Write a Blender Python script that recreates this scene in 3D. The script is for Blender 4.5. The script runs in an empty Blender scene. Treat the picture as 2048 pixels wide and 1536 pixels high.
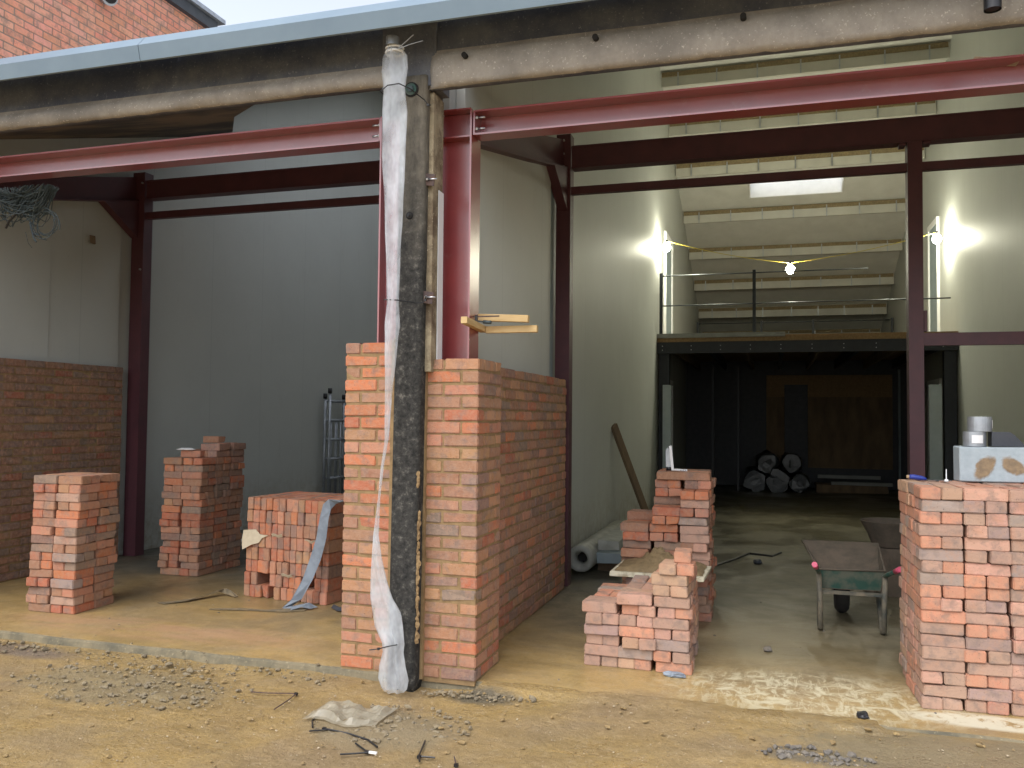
import bpy, bmesh, math, random
from mathutils import Vector, Matrix, noise
S = bpy.context.scene
# ---------------------------------------------------------------- camera
CAM = Vector((0, 0, 1.54))
yaw, pitch, roll = math.radians(17.0356), math.radians(2.1943), math.radians(-0.5710)
fw = Vector((-math.sin(yaw) * math.cos(pitch), math.cos(yaw) * math.cos(pitch), math.sin(pitch)))
rt = fw.cross(Vector((0, 0, 1))).normalized(); dn = fw.cross(rt)
r2 = math.cos(roll) * rt + math.sin(roll) * dn
d2 = -math.sin(roll) * rt + math.cos(roll) * dn
cd = bpy.data.cameras.new('camera'); cam = bpy.data.objects.new('camera', cd); S.collection.objects.link(cam)
cam.matrix_world = Matrix(((r2.x, -d2.x, -fw.x, CAM.x), (r2.y, -d2.y, -fw.y, CAM.y), (r2.z, -d2.z, -fw.z, CAM.z), (0, 0, 0, 1)))
cd.sensor_width = 36; cd.lens = 1696.76 / 2048 * 36; cd.clip_start = .05; cd.clip_end = 500
S.camera = cam
# ---------------------------------------------------------------- sky, sun, exposure
W = bpy.data.worlds.new('World'); S.world = W; W.use_nodes = True
wn = W.node_tree.nodes; wl = W.node_tree.links
sky = wn.new('ShaderNodeTexSky'); sky.sky_type = 'NISHITA'; sky.sun_disc = False
SUN_EL, SUN_AZ = math.radians(58), math.radians(200)
sky.sun_elevation = SUN_EL; sky.sun_rotation = SUN_AZ; sky.air_density = 1.0; sky.dust_density = 2.0; sky.ozone_density = 1.0
hs = wn.new('ShaderNodeHueSaturation'); hs.inputs['Saturation'].default_value = .38; hs.inputs['Value'].default_value = 1.0
wl.new(sky.outputs[0], hs.inputs['Color']); wl.new(hs.outputs[0], wn['Background'].inputs[0]); wn['Background'].inputs[1].default_value = 0.15
sd = bpy.data.lights.new('sun', 'SUN'); sd.energy = 0.8; sd.angle = math.radians(40); sd.color = (1, .97, .93)
so = bpy.data.objects.new('sun', sd); S.collection.objects.link(so)
sv = Vector((math.sin(SUN_AZ) * math.cos(SUN_EL), math.cos(SUN_AZ) * math.cos(SUN_EL), math.sin(SUN_EL)))
so.rotation_euler = sv.to_track_quat('Z', 'Y').to_euler()
S.view_settings.view_transform = 'Standard'; S.view_settings.look = 'None'; S.view_settings.gamma = 1
S.view_settings.exposure = 1.15
S.cycles.max_bounces = 8; S.cycles.diffuse_bounces = 6
# ---------------------------------------------------------------- helpers
R = random.Random(7)
def link(o): S.collection.objects.link(o); return o
def tag(o, label=None, cat=None, group=None, kind=None):
    if label: o['label'] = label
    if cat: o['category'] = cat
    if group: o['group'] = group
    if kind: o['kind'] = kind
    return o
def thing(name, loc, label, cat, group=None):
    o = link(bpy.data.objects.new(name, None)); o.location = loc; o.empty_display_size = .1
    return tag(o, label, cat, group)
class MB:
    def __init__(s): s.bm = bmesh.new(); s.cl = None
    def box(s, a, b, rot=None, bev=0, jit=0, col=None, seg=1):
        c = (Vector(a) + Vector(b)) / 2; h = [abs(b[i] - a[i]) / 2 for i in range(3)]
        n0 = len(s.bm.verts)
        r = bmesh.ops.create_cube(s.bm, size=1)
        vs = r['verts']
        for v in vs:
            v.co = Vector((v.co.x * 2 * h[0], v.co.y * 2 * h[1], v.co.z * 2 * h[2]))
            if jit: v.co += Vector((R.uniform(-jit, jit), R.uniform(-jit, jit), R.uniform(-jit, jit)))
        if seg == 2 and R.random() < .35:
            v = vs[R.randrange(8)]; q = R.uniform(.006, .016); v.co = Vector((v.co.x - math.copysign(q * R.random(), v.co.x), v.co.y - math.copysign(q * R.random(), v.co.y), v.co.z - math.copysign(q * .6, v.co.z)))
        if bev:
            es = list({e for v in vs for e in v.link_edges})
            rr = bmesh.ops.bevel(s.bm, geom=es, offset=bev, segments=seg, affect='EDGES', clamp_overlap=True)
            vs = list({v for f in rr['faces'] for v in f.verts})
        M = Matrix.Translation(c)
        if rot is not None: M = M @ rot
        for v in vs: v.co = M @ v.co
        if col is not None: s.color({f for v in vs for f in v.link_faces}, col)
        return vs
    def color(s, fs, col):
        if s.cl is None: s.cl = s.bm.loops.layers.float_color.new('bc')
        for f in fs:
            for l in f.loops: l[s.cl] = (*col[:3], 1)
    def quad(s, *ps):
        return s.bm.faces.new([s.bm.verts.new(p) for p in ps])
    def prism(s, pts, axis, t0, t1):
        """extrude a 2-D outline along an axis (0 x,1 y,2 z)"""
        def P(u, v, t): q = [u, v]; q.insert(axis, t); return q
        A = [s.bm.verts.new(P(u, v, t0)) for u, v in pts]; B = [s.bm.verts.new(P(u, v, t1)) for u, v in pts]
        n = len(pts)
        for i in range(n): s.bm.faces.new((A[i], A[(i + 1) % n], B[(i + 1) % n], B[i]))
        s.bm.faces.new(A); s.bm.faces.new(B[::-1]); return A + B
    def tube(s, pts, r, n=8, cap=True):
        pts = [Vector(p) for p in pts]; rings = []
        rs = r if isinstance(r, (list, tuple)) else [r] * len(pts)
        up = None
        for i, p in enumerate(pts):
            t = (pts[min(i + 1, len(pts) - 1)] - pts[max(i - 1, 0)])
            if t.length < 1e-9: t = Vector((0, 0, 1))
            t.normalize()
            if up is None: up = t.orthogonal().normalized()
            up = (up - t * up.dot(t)); up = up.normalized() if up.length > 1e-6 else t.orthogonal().normalized()
            w = t.cross(up)
            rings.append([s.bm.verts.new(p + rs[i] * (math.cos(2 * math.pi * k / n) * up + math.sin(2 * math.pi * k / n) * w)) for k in range(n)])
        for a, b in zip(rings, rings[1:]):
            for k in range(n): s.bm.faces.new((a[k], a[(k + 1) % n], b[(k + 1) % n], b[k])).smooth = n > 6
        if cap: s.bm.faces.new(rings[0][::-1]); s.bm.faces.new(rings[-1])
    def ribbon(s, pts, wid, th=.003):
        """flat strip; each point (x,y,z), width vector list"""
        pts = [Vector(p) for p in pts]; wid = [Vector(w) for w in wid]; rows = []
        for i, p in enumerate(pts):
            t = (pts[min(i + 1, len(pts) - 1)] - pts[max(i - 1, 0)]).normalized(); nrm = t.cross(wid[i]).normalized() * th / 2
            rows.append([s.bm.verts.new(q) for q in (p - wid[i] + nrm, p + wid[i] + nrm, p + wid[i] - nrm, p - wid[i] - nrm)])
        for a, b in zip(rows, rows[1:]):
            for k in range(4): s.bm.faces.new((a[k], a[(k + 1) % 4], b[(k + 1) % 4], b[k]))
        s.bm.faces.new(rows[0]); s.bm.faces.new(rows[-1][::-1])
    def lump(s, c, r, seed=0, sub=2, rough=.35, freq=2.):
        c = Vector(c); r = Vector(r) if not isinstance(r, (int, float)) else Vector((r, r, r))
        q = bmesh.ops.create_icosphere(s.bm, subdivisions=sub, radius=1)
        for v in q['verts']:
            d = v.co.copy(); k = 1 + rough * noise.noise(d * freq + Vector((seed * 7.3, seed * 3.1, seed)))
            v.co = c + Vector((d.x * r.x * k, d.y * r.y * k, d.z * r.z * k))
        return q['verts']
    def build(s, name, m, parent=None, loc=None, smooth=False):
        bmesh.ops.recalc_face_normals(s.bm, faces=s.bm.faces[:])
        off = Vector(parent_world(parent)) if parent else Vector(loc or (0, 0, 0))
        for v in s.bm.verts: v.co -= off
        me = bpy.data.meshes.new(name); s.bm.to_mesh(me); s.bm.free()
        if smooth:
            for p in me.polygons: p.use_smooth = True
        o = link(bpy.data.objects.new(name, me))
        for mm in (m if isinstance(m, list) else [m]): me.materials.append(mm)
        if parent: o.parent = parent
        else: o.location = off
        return o
def parent_world(o):
    v = Vector((0, 0, 0))
    while o: v += o.location; o = o.parent
    return v
def B(a, b, **k): m = MB(); m.box(a, b, **k); return m
# ---------------------------------------------------------------- materials
def ramp(nt, fac, stops, interp='LINEAR'):
    n = nt.nodes.new('ShaderNodeValToRGB'); n.color_ramp.interpolation = interp
    e = n.color_ramp.elements
    while len(e) < len(stops): e.new(.5)
    for i, (p, c) in enumerate(stops):
        e[i].position = p; e[i].color = (*c, 1) if not isinstance(c, (int, float)) else (c, c, c, 1)
    nt.links.new(fac, n.inputs[0]); return n.outputs[0]
def nz(nt, vec, scale, detail=5, rough=.6, dist=0):
    n = nt.nodes.new('ShaderNodeTexNoise'); n.inputs['Scale'].default_value = scale; n.inputs['Detail'].default_value = detail
    n.inputs['Roughness'].default_value = rough; n.inputs['Distortion'].default_value = dist
    nt.links.new(vec, n.inputs['Vector']); return n.outputs['Fac']
def mix(nt, f, a, b, mode='MIX'):
    n = nt.nodes.new('ShaderNodeMix'); n.data_type = 'RGBA'; n.blend_type = mode
    for sck, v in ((n.inputs[0], f), (n.inputs[6], a), (n.inputs[7], b)):
        if isinstance(v, (int, float)): sck.default_value = v
        elif isinstance(v, tuple): sck.default_value = (*v[:3], 1)
        else: nt.links.new(v, sck)
    return n.outputs[2]
def mth(nt, op, a, b=0, c=None, clamp=False):
    n = nt.nodes.new('ShaderNodeMath'); n.operation = op; n.use_clamp = clamp
    for i, v in enumerate((a, b, c)):
        if v is None: continue
        if isinstance(v, (int, float)): n.inputs[i].default_value = v
        else: nt.links.new(v, n.inputs[i])
    return n.outputs[0]
def bump(nt, bs, h, strength=.3, dist=.01):
    n = nt.nodes.new('ShaderNodeBump'); n.inputs['Strength'].default_value = strength; n.inputs['Distance'].default_value = dist
    nt.links.new(h, n.inputs['Height']); nt.links.new(n.outputs[0], bs.inputs['Normal'])
def base(name):
    m = bpy.data.materials.new(name); m.use_nodes = True; nt = m.node_tree; bs = nt.nodes['Principled BSDF']
    tc = nt.nodes.new('ShaderNodeTexCoord'); return m, nt, bs, tc.outputs['Object']
def scaled(nt, v, sc):
    n = nt.nodes.new('ShaderNodeMapping'); n.inputs['Scale'].default_value = sc; nt.links.new(v, n.inputs[0]); return n.outputs[0]
def simple(name, c1, c2=None, rough=.7, sc=8, met=0, bmp=.15, bs_sc=60, stretch=(1, 1, 1), lo=.35, hi=.65, spec=.5, bd=.004):
    m, nt, bs, v = base(name); c2 = c2 or tuple(x * .8 for x in c1)
    v = scaled(nt, v, stretch)
    f = nz(nt, v, sc); nt.links.new(ramp(nt, f, [(lo, c1), (hi, c2)]), bs.inputs['Base Color'])
    bs.inputs['Roughness'].default_value = rough; bs.inputs['Metallic'].default_value = met
    bs.inputs['Specular IOR Level'].default_value = spec
    if bmp: bump(nt, bs, nz(nt, v, bs_sc, 3), bmp, bd)
    return m
def brickmat(name, src):
    m, nt, bs, v = base(name)
    if src == 'obj':
        oi = nt.nodes.new('ShaderNodeObjectInfo'); c = mix(nt, 1., oi.outputs['Color'], (1., 1., 1.), 'MULTIPLY'); c = mix(nt, .16, c, (.75, .55, .47))
        ad = nt.nodes.new('ShaderNodeVectorMath'); ad.operation = 'ADD'; sc = nt.nodes.new('ShaderNodeVectorMath'); sc.operation = 'SCALE'
        sc.inputs[0].default_value = (13, 7, 5); nt.links.new(oi.outputs['Random'], sc.inputs[3])
        nt.links.new(v, ad.inputs[0]); nt.links.new(sc.outputs[0], ad.inputs[1]); v = ad.outputs[0]
    else:
        a = nt.nodes.new('ShaderNodeAttribute'); a.attribute_name = 'bc'; c = mix(nt, 1., a.outputs['Color'], (.97, .82, .70), 'MULTIPLY')
    n1 = nz(nt, v, 11, 5, .65); c = mix(nt, ramp(nt, n1, [(.49, 0.), (.64, .65)]), c, (.17, .14, .13))
    c = mix(nt, ramp(nt, nz(nt, v, 7, 5, .7), [(.30, .5), (.48, 0.)]), c, (.50, .19, .10))     # kiln bloom
    n2 = nz(nt, v, 28, 4, .7); c = mix(nt, ramp(nt, n2, [(.3, .5), (.65, .08)]), c, (.45, .30, .21), 'MIX')  # sandy dust
    n3 = nz(nt, v, 150, 2, .5); c = mix(nt, ramp(nt, n3, [(.66, 0.), (.74, .7)]), c, (.06, .04, .035))
    nt.links.new(c, bs.inputs['Base Color']); bs.inputs['Roughness'].default_value = .92; bs.inputs['Specular IOR Level'].default_value = .2
    h = mth(nt, 'ADD', mth(nt, 'MULTIPLY', n2, .6), mth(nt, 'MULTIPLY', nz(nt, v, 90, 4, .7), .5)); bump(nt, bs, h, .8, .006)
    return m
M = {}
M['brick'] = brickmat('brick_loose', 'obj'); M['brickw'] = brickmat('brick_laid', 'att')
M['mortar'] = simple('mortar', (.33, .225, .115), (.23, .152, .08), .95, 14, bmp=.6, bs_sc=120, spec=.1)
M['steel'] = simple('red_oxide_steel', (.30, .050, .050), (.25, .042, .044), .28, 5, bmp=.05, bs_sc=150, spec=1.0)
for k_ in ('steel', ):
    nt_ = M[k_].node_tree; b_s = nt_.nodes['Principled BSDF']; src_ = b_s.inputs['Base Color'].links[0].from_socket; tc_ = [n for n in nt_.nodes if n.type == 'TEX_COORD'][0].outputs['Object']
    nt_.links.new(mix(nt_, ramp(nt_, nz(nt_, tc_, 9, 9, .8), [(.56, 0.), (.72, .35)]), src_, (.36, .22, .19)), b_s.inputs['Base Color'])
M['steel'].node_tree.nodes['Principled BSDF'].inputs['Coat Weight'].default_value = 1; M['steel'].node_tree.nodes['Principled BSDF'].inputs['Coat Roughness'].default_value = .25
M['steel_shaded'] = simple('red_oxide_steel_shaded', (.095, .030, .038), (.068, .024, .032), .5, 6, bmp=.08, bs_sc=120, lo=.3, hi=.7)  # red oxide with the bay's shade mixed into its colour
M['railm'] = simple('dark_tube', (.09, .10, .11), (.07, .08, .09), .35, 12, met=.5, bmp=0)
M['zinc'] = simple('zinc', (.65, .66, .68), (.45, .46, .48), .3, 30, met=.9, bmp=0)
M['galv'] = simple('galvanised', (.42, .45, .48), (.30, .32, .35), .4, 12, met=.6, bmp=.05)
M['rust'] = simple('rusty_plate', (.12, .07, .05), (.07, .05, .05), .85, 30)
M['black'] = simple('black_plastic', (.012, .012, .014), (.02, .02, .022), .4, 20, bmp=0)
M['darkcore'] = simple('hollow_shade', (.02, .018, .018), (.012, .012, .012), .95, 10)  # near-black stands for the shade inside holes and hollows
M['timber'] = simple('new_timber', (.62, .45, .22), (.52, .35, .15), .7, 6, bmp=.1, stretch=(1, 1, 8))
M['oldtimber'] = simple('old_timber', (.22, .15, .085), (.13, .09, .055), .85, 6, stretch=(1, 1, .3))
M['soffit'] = simple('brown_roof_boards', (.20, .15, .11), (.07, .065, .065), .9, 1.2, lo=.42, hi=.55)
M['paleboard'] = simple('daylit_grey_board', (.46, .53, .55), (.38, .45, .47), .6, 4)  # daylight put into the grey of the added uprights
M['dimroll'] = simple('dim_wrap', (.06, .07, .075), (.025, .03, .033), .35, 9)  # wrap darkened, the recess's dimness sits in its colour
M['osb'] = simple('chipboard', (.30, .20, .10), (.22, .14, .07), .85, 25, bmp=.2)
M['liner'] = simple('ceiling_liner', (.60, .60, .56), (.54, .54, .50), .55, 3, bmp=.04)
M['purlin'] = simple('cream_purlin', (.50, .49, .43), (.44, .43, .38), .6, 3, bmp=.04)
M['wool'] = simple('mineral_wool', (.26, .20, .11), (.18, .14, .08), 1, 30, bmp=.6)
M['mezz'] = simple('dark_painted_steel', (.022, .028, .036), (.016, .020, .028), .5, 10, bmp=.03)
M['deck'] = simple('deck_board', (.32, .33, .32), (.24, .25, .24), .7, 5)
M['grey'] = simple('grey_primer', (.30, .36, .38), (.24, .30, .32), .6, 4)
M['white'] = simple('white_paint', (.82, .83, .83), (.76, .77, .77), .5, 6, bmp=.03)
M['gutter'] = simple('blue_grey_coated_metal', (.19, .26, .32), (.165, .23, .29), .35, 3, bmp=.02)
M['blackrubber'] = simple('tyre', (.02, .02, .022), (.035, .033, .03), .8, 12)
M['pink'] = simple('pink_grip', (.75, .12, .22), (.55, .08, .15), .4, 20, bmp=0)
M['green'] = simple('green_paint', (.025, .075, .058), (.10, .11, .085), .5, 10, lo=.42, hi=.62)
M['traymud'] = simple('dried_mortar', (.15, .115, .085), (.095, .08, .06), .9, 9, bmp=.5)
M['legs'] = simple('muddy_tube', (.05, .06, .055), (.20, .17, .12), .7, 12)
M['block'] = simple('aerated_block', (.42, .47, .49), (.36, .41, .43), .95, 20, bmp=.3)
M['stain'] = simple('mortar_stain', (.30, .20, .10), (.22, .15, .08), .95, 12, bmp=.5)
M['mud'] = simple('fresh_mortar', (.24, .17, .085), (.17, .12, .06), .75, 18, bmp=.8, bs_sc=50, bd=.015)
M['chalk'] = simple('chalky_board', (.62, .58, .44), (.36, .30, .20), .85, 14, lo=.45, hi=.62)
M['paper'] = simple('kraft_paper', (.60, .52, .38), (.52, .44, .31), .85, 20)
M['strip'] = simple('blue_grey_strip', (.24, .28, .33), (.19, .22, .26), .55, 14, lo=.4, hi=.6)
M['stripmud'] = simple('muddy_strip', (.13, .11, .075), (.24, .18, .10), .8, 14)
M['bluep'] = simple('blue_plastic', (.02, .05, .35), (.02, .04, .25), .4, 10, bmp=0)
M['tooling'] = simple('tool_wood', (.45, .32, .18), None, .6, 10)
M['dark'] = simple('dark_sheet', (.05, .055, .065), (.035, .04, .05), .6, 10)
M['cable'] = simple('grey_cable', (.06, .085, .09), (.035, .05, .055), .5, 12, bmp=0)
M['ycable'] = simple('yellow_cable', (.45, .36, .05), None, .5, 12, bmp=0)
M['stone'] = simple('stone', (.22, .19, .15), (.12, .11, .10), .9, 18, bmp=.4)
M['lump'] = simple('mortar_lump', (.27, .215, .13), (.18, .15, .105), .95, 30, bmp=.6)
# concrete
def concrete(name, a, b, dark, sc=2.5, lo=.45, hi=.62):
    m, nt, bs, v = base(name)
    c = ramp(nt, nz(nt, scaled(nt, v, (1, 1, .5)), 14, 8, .75), [(.3, a), (.7, b)])
    c = mix(nt, ramp(nt, nz(nt, v, sc, 6, .7), [(lo, 0.), (hi, 1.)]), c, dark)
    c = mix(nt, ramp(nt, nz(nt, v, 60, 3, .6), [(.62, 0.), (.72, .6)]), c, tuple(x * 1.9 for x in b))
    nt.links.new(c, bs.inputs['Base Color']); bs.inputs['Roughness'].default_value = .95; bs.inputs['Specular IOR Level'].default_value = .2
    bump(nt, bs, nz(nt, v, 45, 6, .75), .8, .006); return m
M['conc_dark'] = concrete('blackened_concrete', (.03, .03, .03), (.075, .07, .065), (.028, .028, .028))
M['conc_pale'] = concrete('weathered_concrete', (.32, .29, .255), (.42, .385, .34), (.25, .23, .205), 1.5)
M['conc_blue'] = concrete('stained_shaded_concrete', (.12, .13, .155), (.19, .195, .21), (.085, .095, .13), 1.2)  # stained, and darkened further for faces in shadow under the gutter
M['conc_fill'] = concrete('pale_fill', (.30, .24, .15), (.42, .36, .25), (.16, .12, .08), 4)
def pillar():
    m, nt, bs, v = base('pillar_concrete')
    sx = nt.nodes.new('ShaderNodeSeparateXYZ'); nt.links.new(v, sx.inputs[0])
    pale = ramp(nt, nz(nt, scaled(nt, v, (1, 1, .3)), 16, 8, .75), [(.3, (.10, .09, .075)), (.7, (.26, .23, .18))])
    drk = ramp(nt, nz(nt, v, 22, 8, .8), [(.36, (.022, .022, .021)), (.55, (.06, .057, .052)), (.70, (.20, .185, .16))])
    f = mth(nt, 'ADD', mth(nt, 'MULTIPLY', sx.outputs[2], .55), mth(nt, 'MULTIPLY', nz(nt, v, 4, 5, .7), .8))
    c = mix(nt, ramp(nt, f, [(.0, 0.), (1., 1.)]), drk, pale)
    g = nt.nodes.new('ShaderNodeMapRange'); g.inputs[1].default_value = 1.75; g.inputs[2].default_value = 2.25; nt.links.new(f, g.inputs[0])
    c = mix(nt, g.outputs[0], drk, pale)
    nt.links.new(c, bs.inputs['Base Color']); bs.inputs['Roughness'].default_value = .95; bs.inputs['Specular IOR Level'].default_value = .15
    bump(nt, bs, nz(nt, v, 40, 7, .8), .9, .008); return m
M['pillar'] = pillar()
def panel(name, c1, pitch_=1.1, off=0., axis=1):
    m, nt, bs, v = base(name)
    sx = nt.nodes.new('ShaderNodeSeparateXYZ'); nt.links.new(v, sx.inputs[0])
    t = mth(nt, 'FRACT', mth(nt, 'DIVIDE', mth(nt, 'ADD', sx.outputs[axis], off), pitch_))
    d = mth(nt, 'ABSOLUTE', mth(nt, 'SUBTRACT', t, .5)); ln = mth(nt, 'GREATER_THAN', d, .5 - .004 / pitch_)
    c = ramp(nt, nz(nt, v, 1.3, 6, .6), [(.3, tuple(x * .93 for x in c1)), (.7, c1)])
    c = mix(nt, ramp(nt, nz(nt, scaled(nt, v, (1, 1, .25)), 5, 6, .7), [(.58, 0.), (.75, .18)]), c, (.30, .27, .22))
    dz = nt.nodes.new('ShaderNodeMapRange'); dz.inputs[1].default_value = .75; dz.inputs[2].default_value = .0; nt.links.new(sx.outputs[2], dz.inputs[0])
    c = mix(nt, mth(nt, 'MULTIPLY', dz.outputs[0], ramp(nt, nz(nt, v, 9, 8, .75), [(.40, 0.), (.62, .75)])), c, (.24, .19, .11))
    c = mix(nt, ramp(nt, nz(nt, v, 30, 4, .6), [(.70, 0.), (.76, .5)]), c, (.25, .24, .21))
    c = mix(nt, mth(nt, 'MULTIPLY', ln, .22), c, (.14, .15, .15))
    nt.links.new(c, bs.inputs['Base Color']); bs.inputs['Roughness'].default_value = .55
    h = mth(nt, 'SUBTRACT', mth(nt, 'MULTIPLY', nz(nt, scaled(nt, v, (1, 1, .1)), 6, 2), .3), ln); bump(nt, bs, h, .15, .004); return m
M['panel'] = panel('white_wall_panel', (.475, .49, .455), 1.1, .27)
M['panelx'] = panel('rear_wall_panel', (.50, .52, .50), 1.1, 0, 0)
# ground and floor
def groundmat(name, inside):
    m, nt, bs, v = base(name)
    sx = nt.nodes.new('ShaderNodeSeparateXYZ'); nt.links.new(v, sx.inputs[0]); X, Y = sx.outputs[0], sx.outputs[1]
    big = nz(nt, v, .9, 6, .6, .4); med = nz(nt, v, 3.2, 8, .65, .3); fine = nz(nt, v, 38, 6, .75)
    och = ramp(nt, med, [(.3, (.30, .20, .075)), (.5, (.41, .28, .108)), (.7, (.36, .26, .125))])
    och = mix(nt, ramp(nt, big, [(.45, 0.), (.62, .7)]), och, (.24, .175, .11))
    vec2 = scaled(nt, v, (.35, 1.6, 1)); sw = nz(nt, vec2, 3.5, 6, .6, .8)                       # swept streaks
    och = mix(nt, ramp(nt, sw, [(.52, 0.), (.66, .5)]), och, (.46, .32, .14))
    och = mix(nt, ramp(nt, fine, [(.34, .6), (.5, 0.)]), och, (.18, .122, .055))
    och = mix(nt, ramp(nt, nz(nt, scaled(nt, v, (.5, 1.5, 1)), 2.2, 9, .75, 1.), [(.46, 0.), (.60, .55)]), och, (.235, .165, .075))
    och = mix(nt, ramp(nt, nz(nt, v, 16, 8, .8), [(.50, 0.), (.66, .5)]), och, (.44, .33, .19))
    och = mix(nt, ramp(nt, nz(nt, v, 85, 2, .5), [(.68, 0.), (.72, .8)]), och, (.58, .50, .38))
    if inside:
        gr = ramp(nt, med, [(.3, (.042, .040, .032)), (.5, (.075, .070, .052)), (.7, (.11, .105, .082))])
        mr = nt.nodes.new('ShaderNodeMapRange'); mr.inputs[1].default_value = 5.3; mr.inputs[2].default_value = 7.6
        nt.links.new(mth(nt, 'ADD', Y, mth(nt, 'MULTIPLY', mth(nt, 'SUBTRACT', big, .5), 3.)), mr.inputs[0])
        # the right bay turns grey further forward
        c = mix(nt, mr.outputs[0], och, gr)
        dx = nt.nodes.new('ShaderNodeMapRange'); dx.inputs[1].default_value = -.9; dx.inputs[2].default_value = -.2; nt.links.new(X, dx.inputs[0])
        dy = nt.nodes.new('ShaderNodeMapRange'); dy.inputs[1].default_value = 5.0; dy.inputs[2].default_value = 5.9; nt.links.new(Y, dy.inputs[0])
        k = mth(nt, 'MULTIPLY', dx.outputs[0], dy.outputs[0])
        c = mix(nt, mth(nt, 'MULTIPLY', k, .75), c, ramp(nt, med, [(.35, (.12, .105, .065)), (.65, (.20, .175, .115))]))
        # lime splashes in a patch in front of the barrow
        px = mth(nt, 'DIVIDE', mth(nt, 'SUBTRACT', X, .22), .98); py = mth(nt, 'DIVIDE', mth(nt, 'SUBTRACT', Y, 5.08), .52)
        rr = mth(nt, 'ADD', mth(nt, 'MULTIPLY', px, px), mth(nt, 'MULTIPLY', py, py))
        ins = ramp(nt, rr, [(.25, 1.), (1., 0.)])
        w1 = nz(nt, v, 6.5, 10, .72, 1.6); w2 = nz(nt, scaled(nt, v, (2.4, .5, 1)), 12, 8, .7, .6)
        w = mth(nt, 'MAXIMUM', ramp(nt, w1, [(.47, 0.), (.60, 1.)]), ramp(nt, w2, [(.52, 0.), (.60, .8)]))
        c = mix(nt, mth(nt, 'MULTIPLY', mth(nt, 'MULTIPLY', w, ins), .8), c, (.62, .57, .40))
        # scrapes of pale mortar at the foot of the big stack
        q1 = mth(nt, 'DIVIDE', mth(nt, 'SUBTRACT', X, 1.15), .55); q2 = mth(nt, 'DIVIDE', mth(nt, 'SUBTRACT', Y, 4.93), .13)
        rq = mth(nt, 'ADD', mth(nt, 'MULTIPLY', q1, q1), mth(nt, 'MULTIPLY', q2, q2))
        c = mix(nt, mth(nt, 'MULTIPLY', ramp(nt, rq, [(.5, 1.), (1., 0.)]), ramp(nt, w1, [(.40, 0.), (.48, .85)])), c, (.60, .57, .44))
        # red brick dust on the left slab
        l1 = mth(nt, 'DIVIDE', mth(nt, 'ADD', X, 4.1), 1.5); l2 = mth(nt, 'DIVIDE', mth(nt, 'SUBTRACT', Y, 5.1), .3)
        rl = mth(nt, 'ADD', mth(nt, 'MULTIPLY', l1, l1), mth(nt, 'MULTIPLY', l2, l2))
        c = mix(nt, mth(nt, 'MULTIPLY', ramp(nt, rl, [(.3, .55), (1., 0.)]), ramp(nt, sw, [(.4, 0.), (.6, 1.)])), c, (.42, .24, .15))
        nt.links.new(ramp(nt, big, [(.42, .28), (.6, .62)]), bs.inputs['Roughness'])
    else:
        c = och
        for (x0, y0, ax, ay, col) in ((-3.62, 4.10, .75, .36, (.27, .215, .125)), (-1.9, 3.98, .5, .3, (.26, .205, .12)), (-5.3, 4.5, 1.2, .17, (.19, .15, .12)), (.2, 4.22, .30, .10, (.12, .105, .08)), (1., 4.35, 1.2, .45, (.24, .195, .12)), (-1.55, 4.55, .25, .12, (.12, .11, .085))):
            a_ = mth(nt, 'DIVIDE', mth(nt, 'SUBTRACT', X, x0), ax); b_ = mth(nt, 'DIVIDE', mth(nt, 'SUBTRACT', Y, y0), ay)
            r_ = mth(nt, 'ADD', mth(nt, 'ADD', mth(nt, 'MULTIPLY', a_, a_), mth(nt, 'MULTIPLY', b_, b_)), mth(nt, 'MULTIPLY', mth(nt, 'SUBTRACT', nz(nt, v, 5, 6, .7), .5), 2.2))
            c = mix(nt, ramp(nt, r_, [(.3, .85), (1., 0.)]), c, col)
        nt.links.new(ramp(nt, big, [(.42, .22), (.58, .68)]), bs.inputs['Roughness'])
    nt.links.new(c, bs.inputs['Base Color']); bs.inputs['Specular IOR Level'].default_value = .35
    bump(nt, bs, mth(nt, 'ADD', mth(nt, 'MULTIPLY', fine, .5), med), .5 if inside else 1., .012 if inside else .03); return m
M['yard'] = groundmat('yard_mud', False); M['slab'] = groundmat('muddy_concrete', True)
M['kerbc'] = concrete('slab_edge_concrete', (.17, .145, .095), (.25, .21, .135), (.12, .11, .08), 3)
# polythene
def poly(name, tr=.66, rough=.12, col=(.88, .93, .98)):
    m, nt, bs, v = base(name); out = nt.nodes['Material Output']
    t = nt.nodes.new('ShaderNodeBsdfTransparent'); tl = nt.nodes.new('ShaderNodeBsdfTranslucent'); tl.inputs[0].default_value = (*col, 1)
    bs.inputs['Base Color'].default_value = (*col, 1); bs.inputs['Roughness'].default_value = rough; bs.inputs['Specular IOR Level'].default_value = .8
    bump(nt, bs, nz(nt, scaled(nt, v, (2, 2, 1)), 5, 2, .5, .3), .3, .02)
    m1 = nt.nodes.new('ShaderNodeMixShader'); m1.inputs[0].default_value = .4; nt.links.new(bs.outputs[0], m1.inputs[1]); nt.links.new(tl.outputs[0], m1.inputs[2])
    m2 = nt.nodes.new('ShaderNodeMixShader'); nt.links.new(m1.outputs[0], m2.inputs[1]); nt.links.new(t.outputs[0], m2.inputs[2])
    f = ramp(nt, nz(nt, scaled(nt, v, (1.5, 1.5, 1)), 5, 3), [(.35, max(tr - .2, 0)), (.65, tr + .12)]); nt.links.new(f, m2.inputs[0])
    nt.links.new(m2.outputs[0], out.inputs[0]); return m
M['poly'] = poly('polythene'); M['polym'] = poly('muddy_polythene', .35, .3, (.52, .47, .36)); M['polyd'] = poly('dusty_polythene', .1, .4, (.55, .56, .52))
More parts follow.
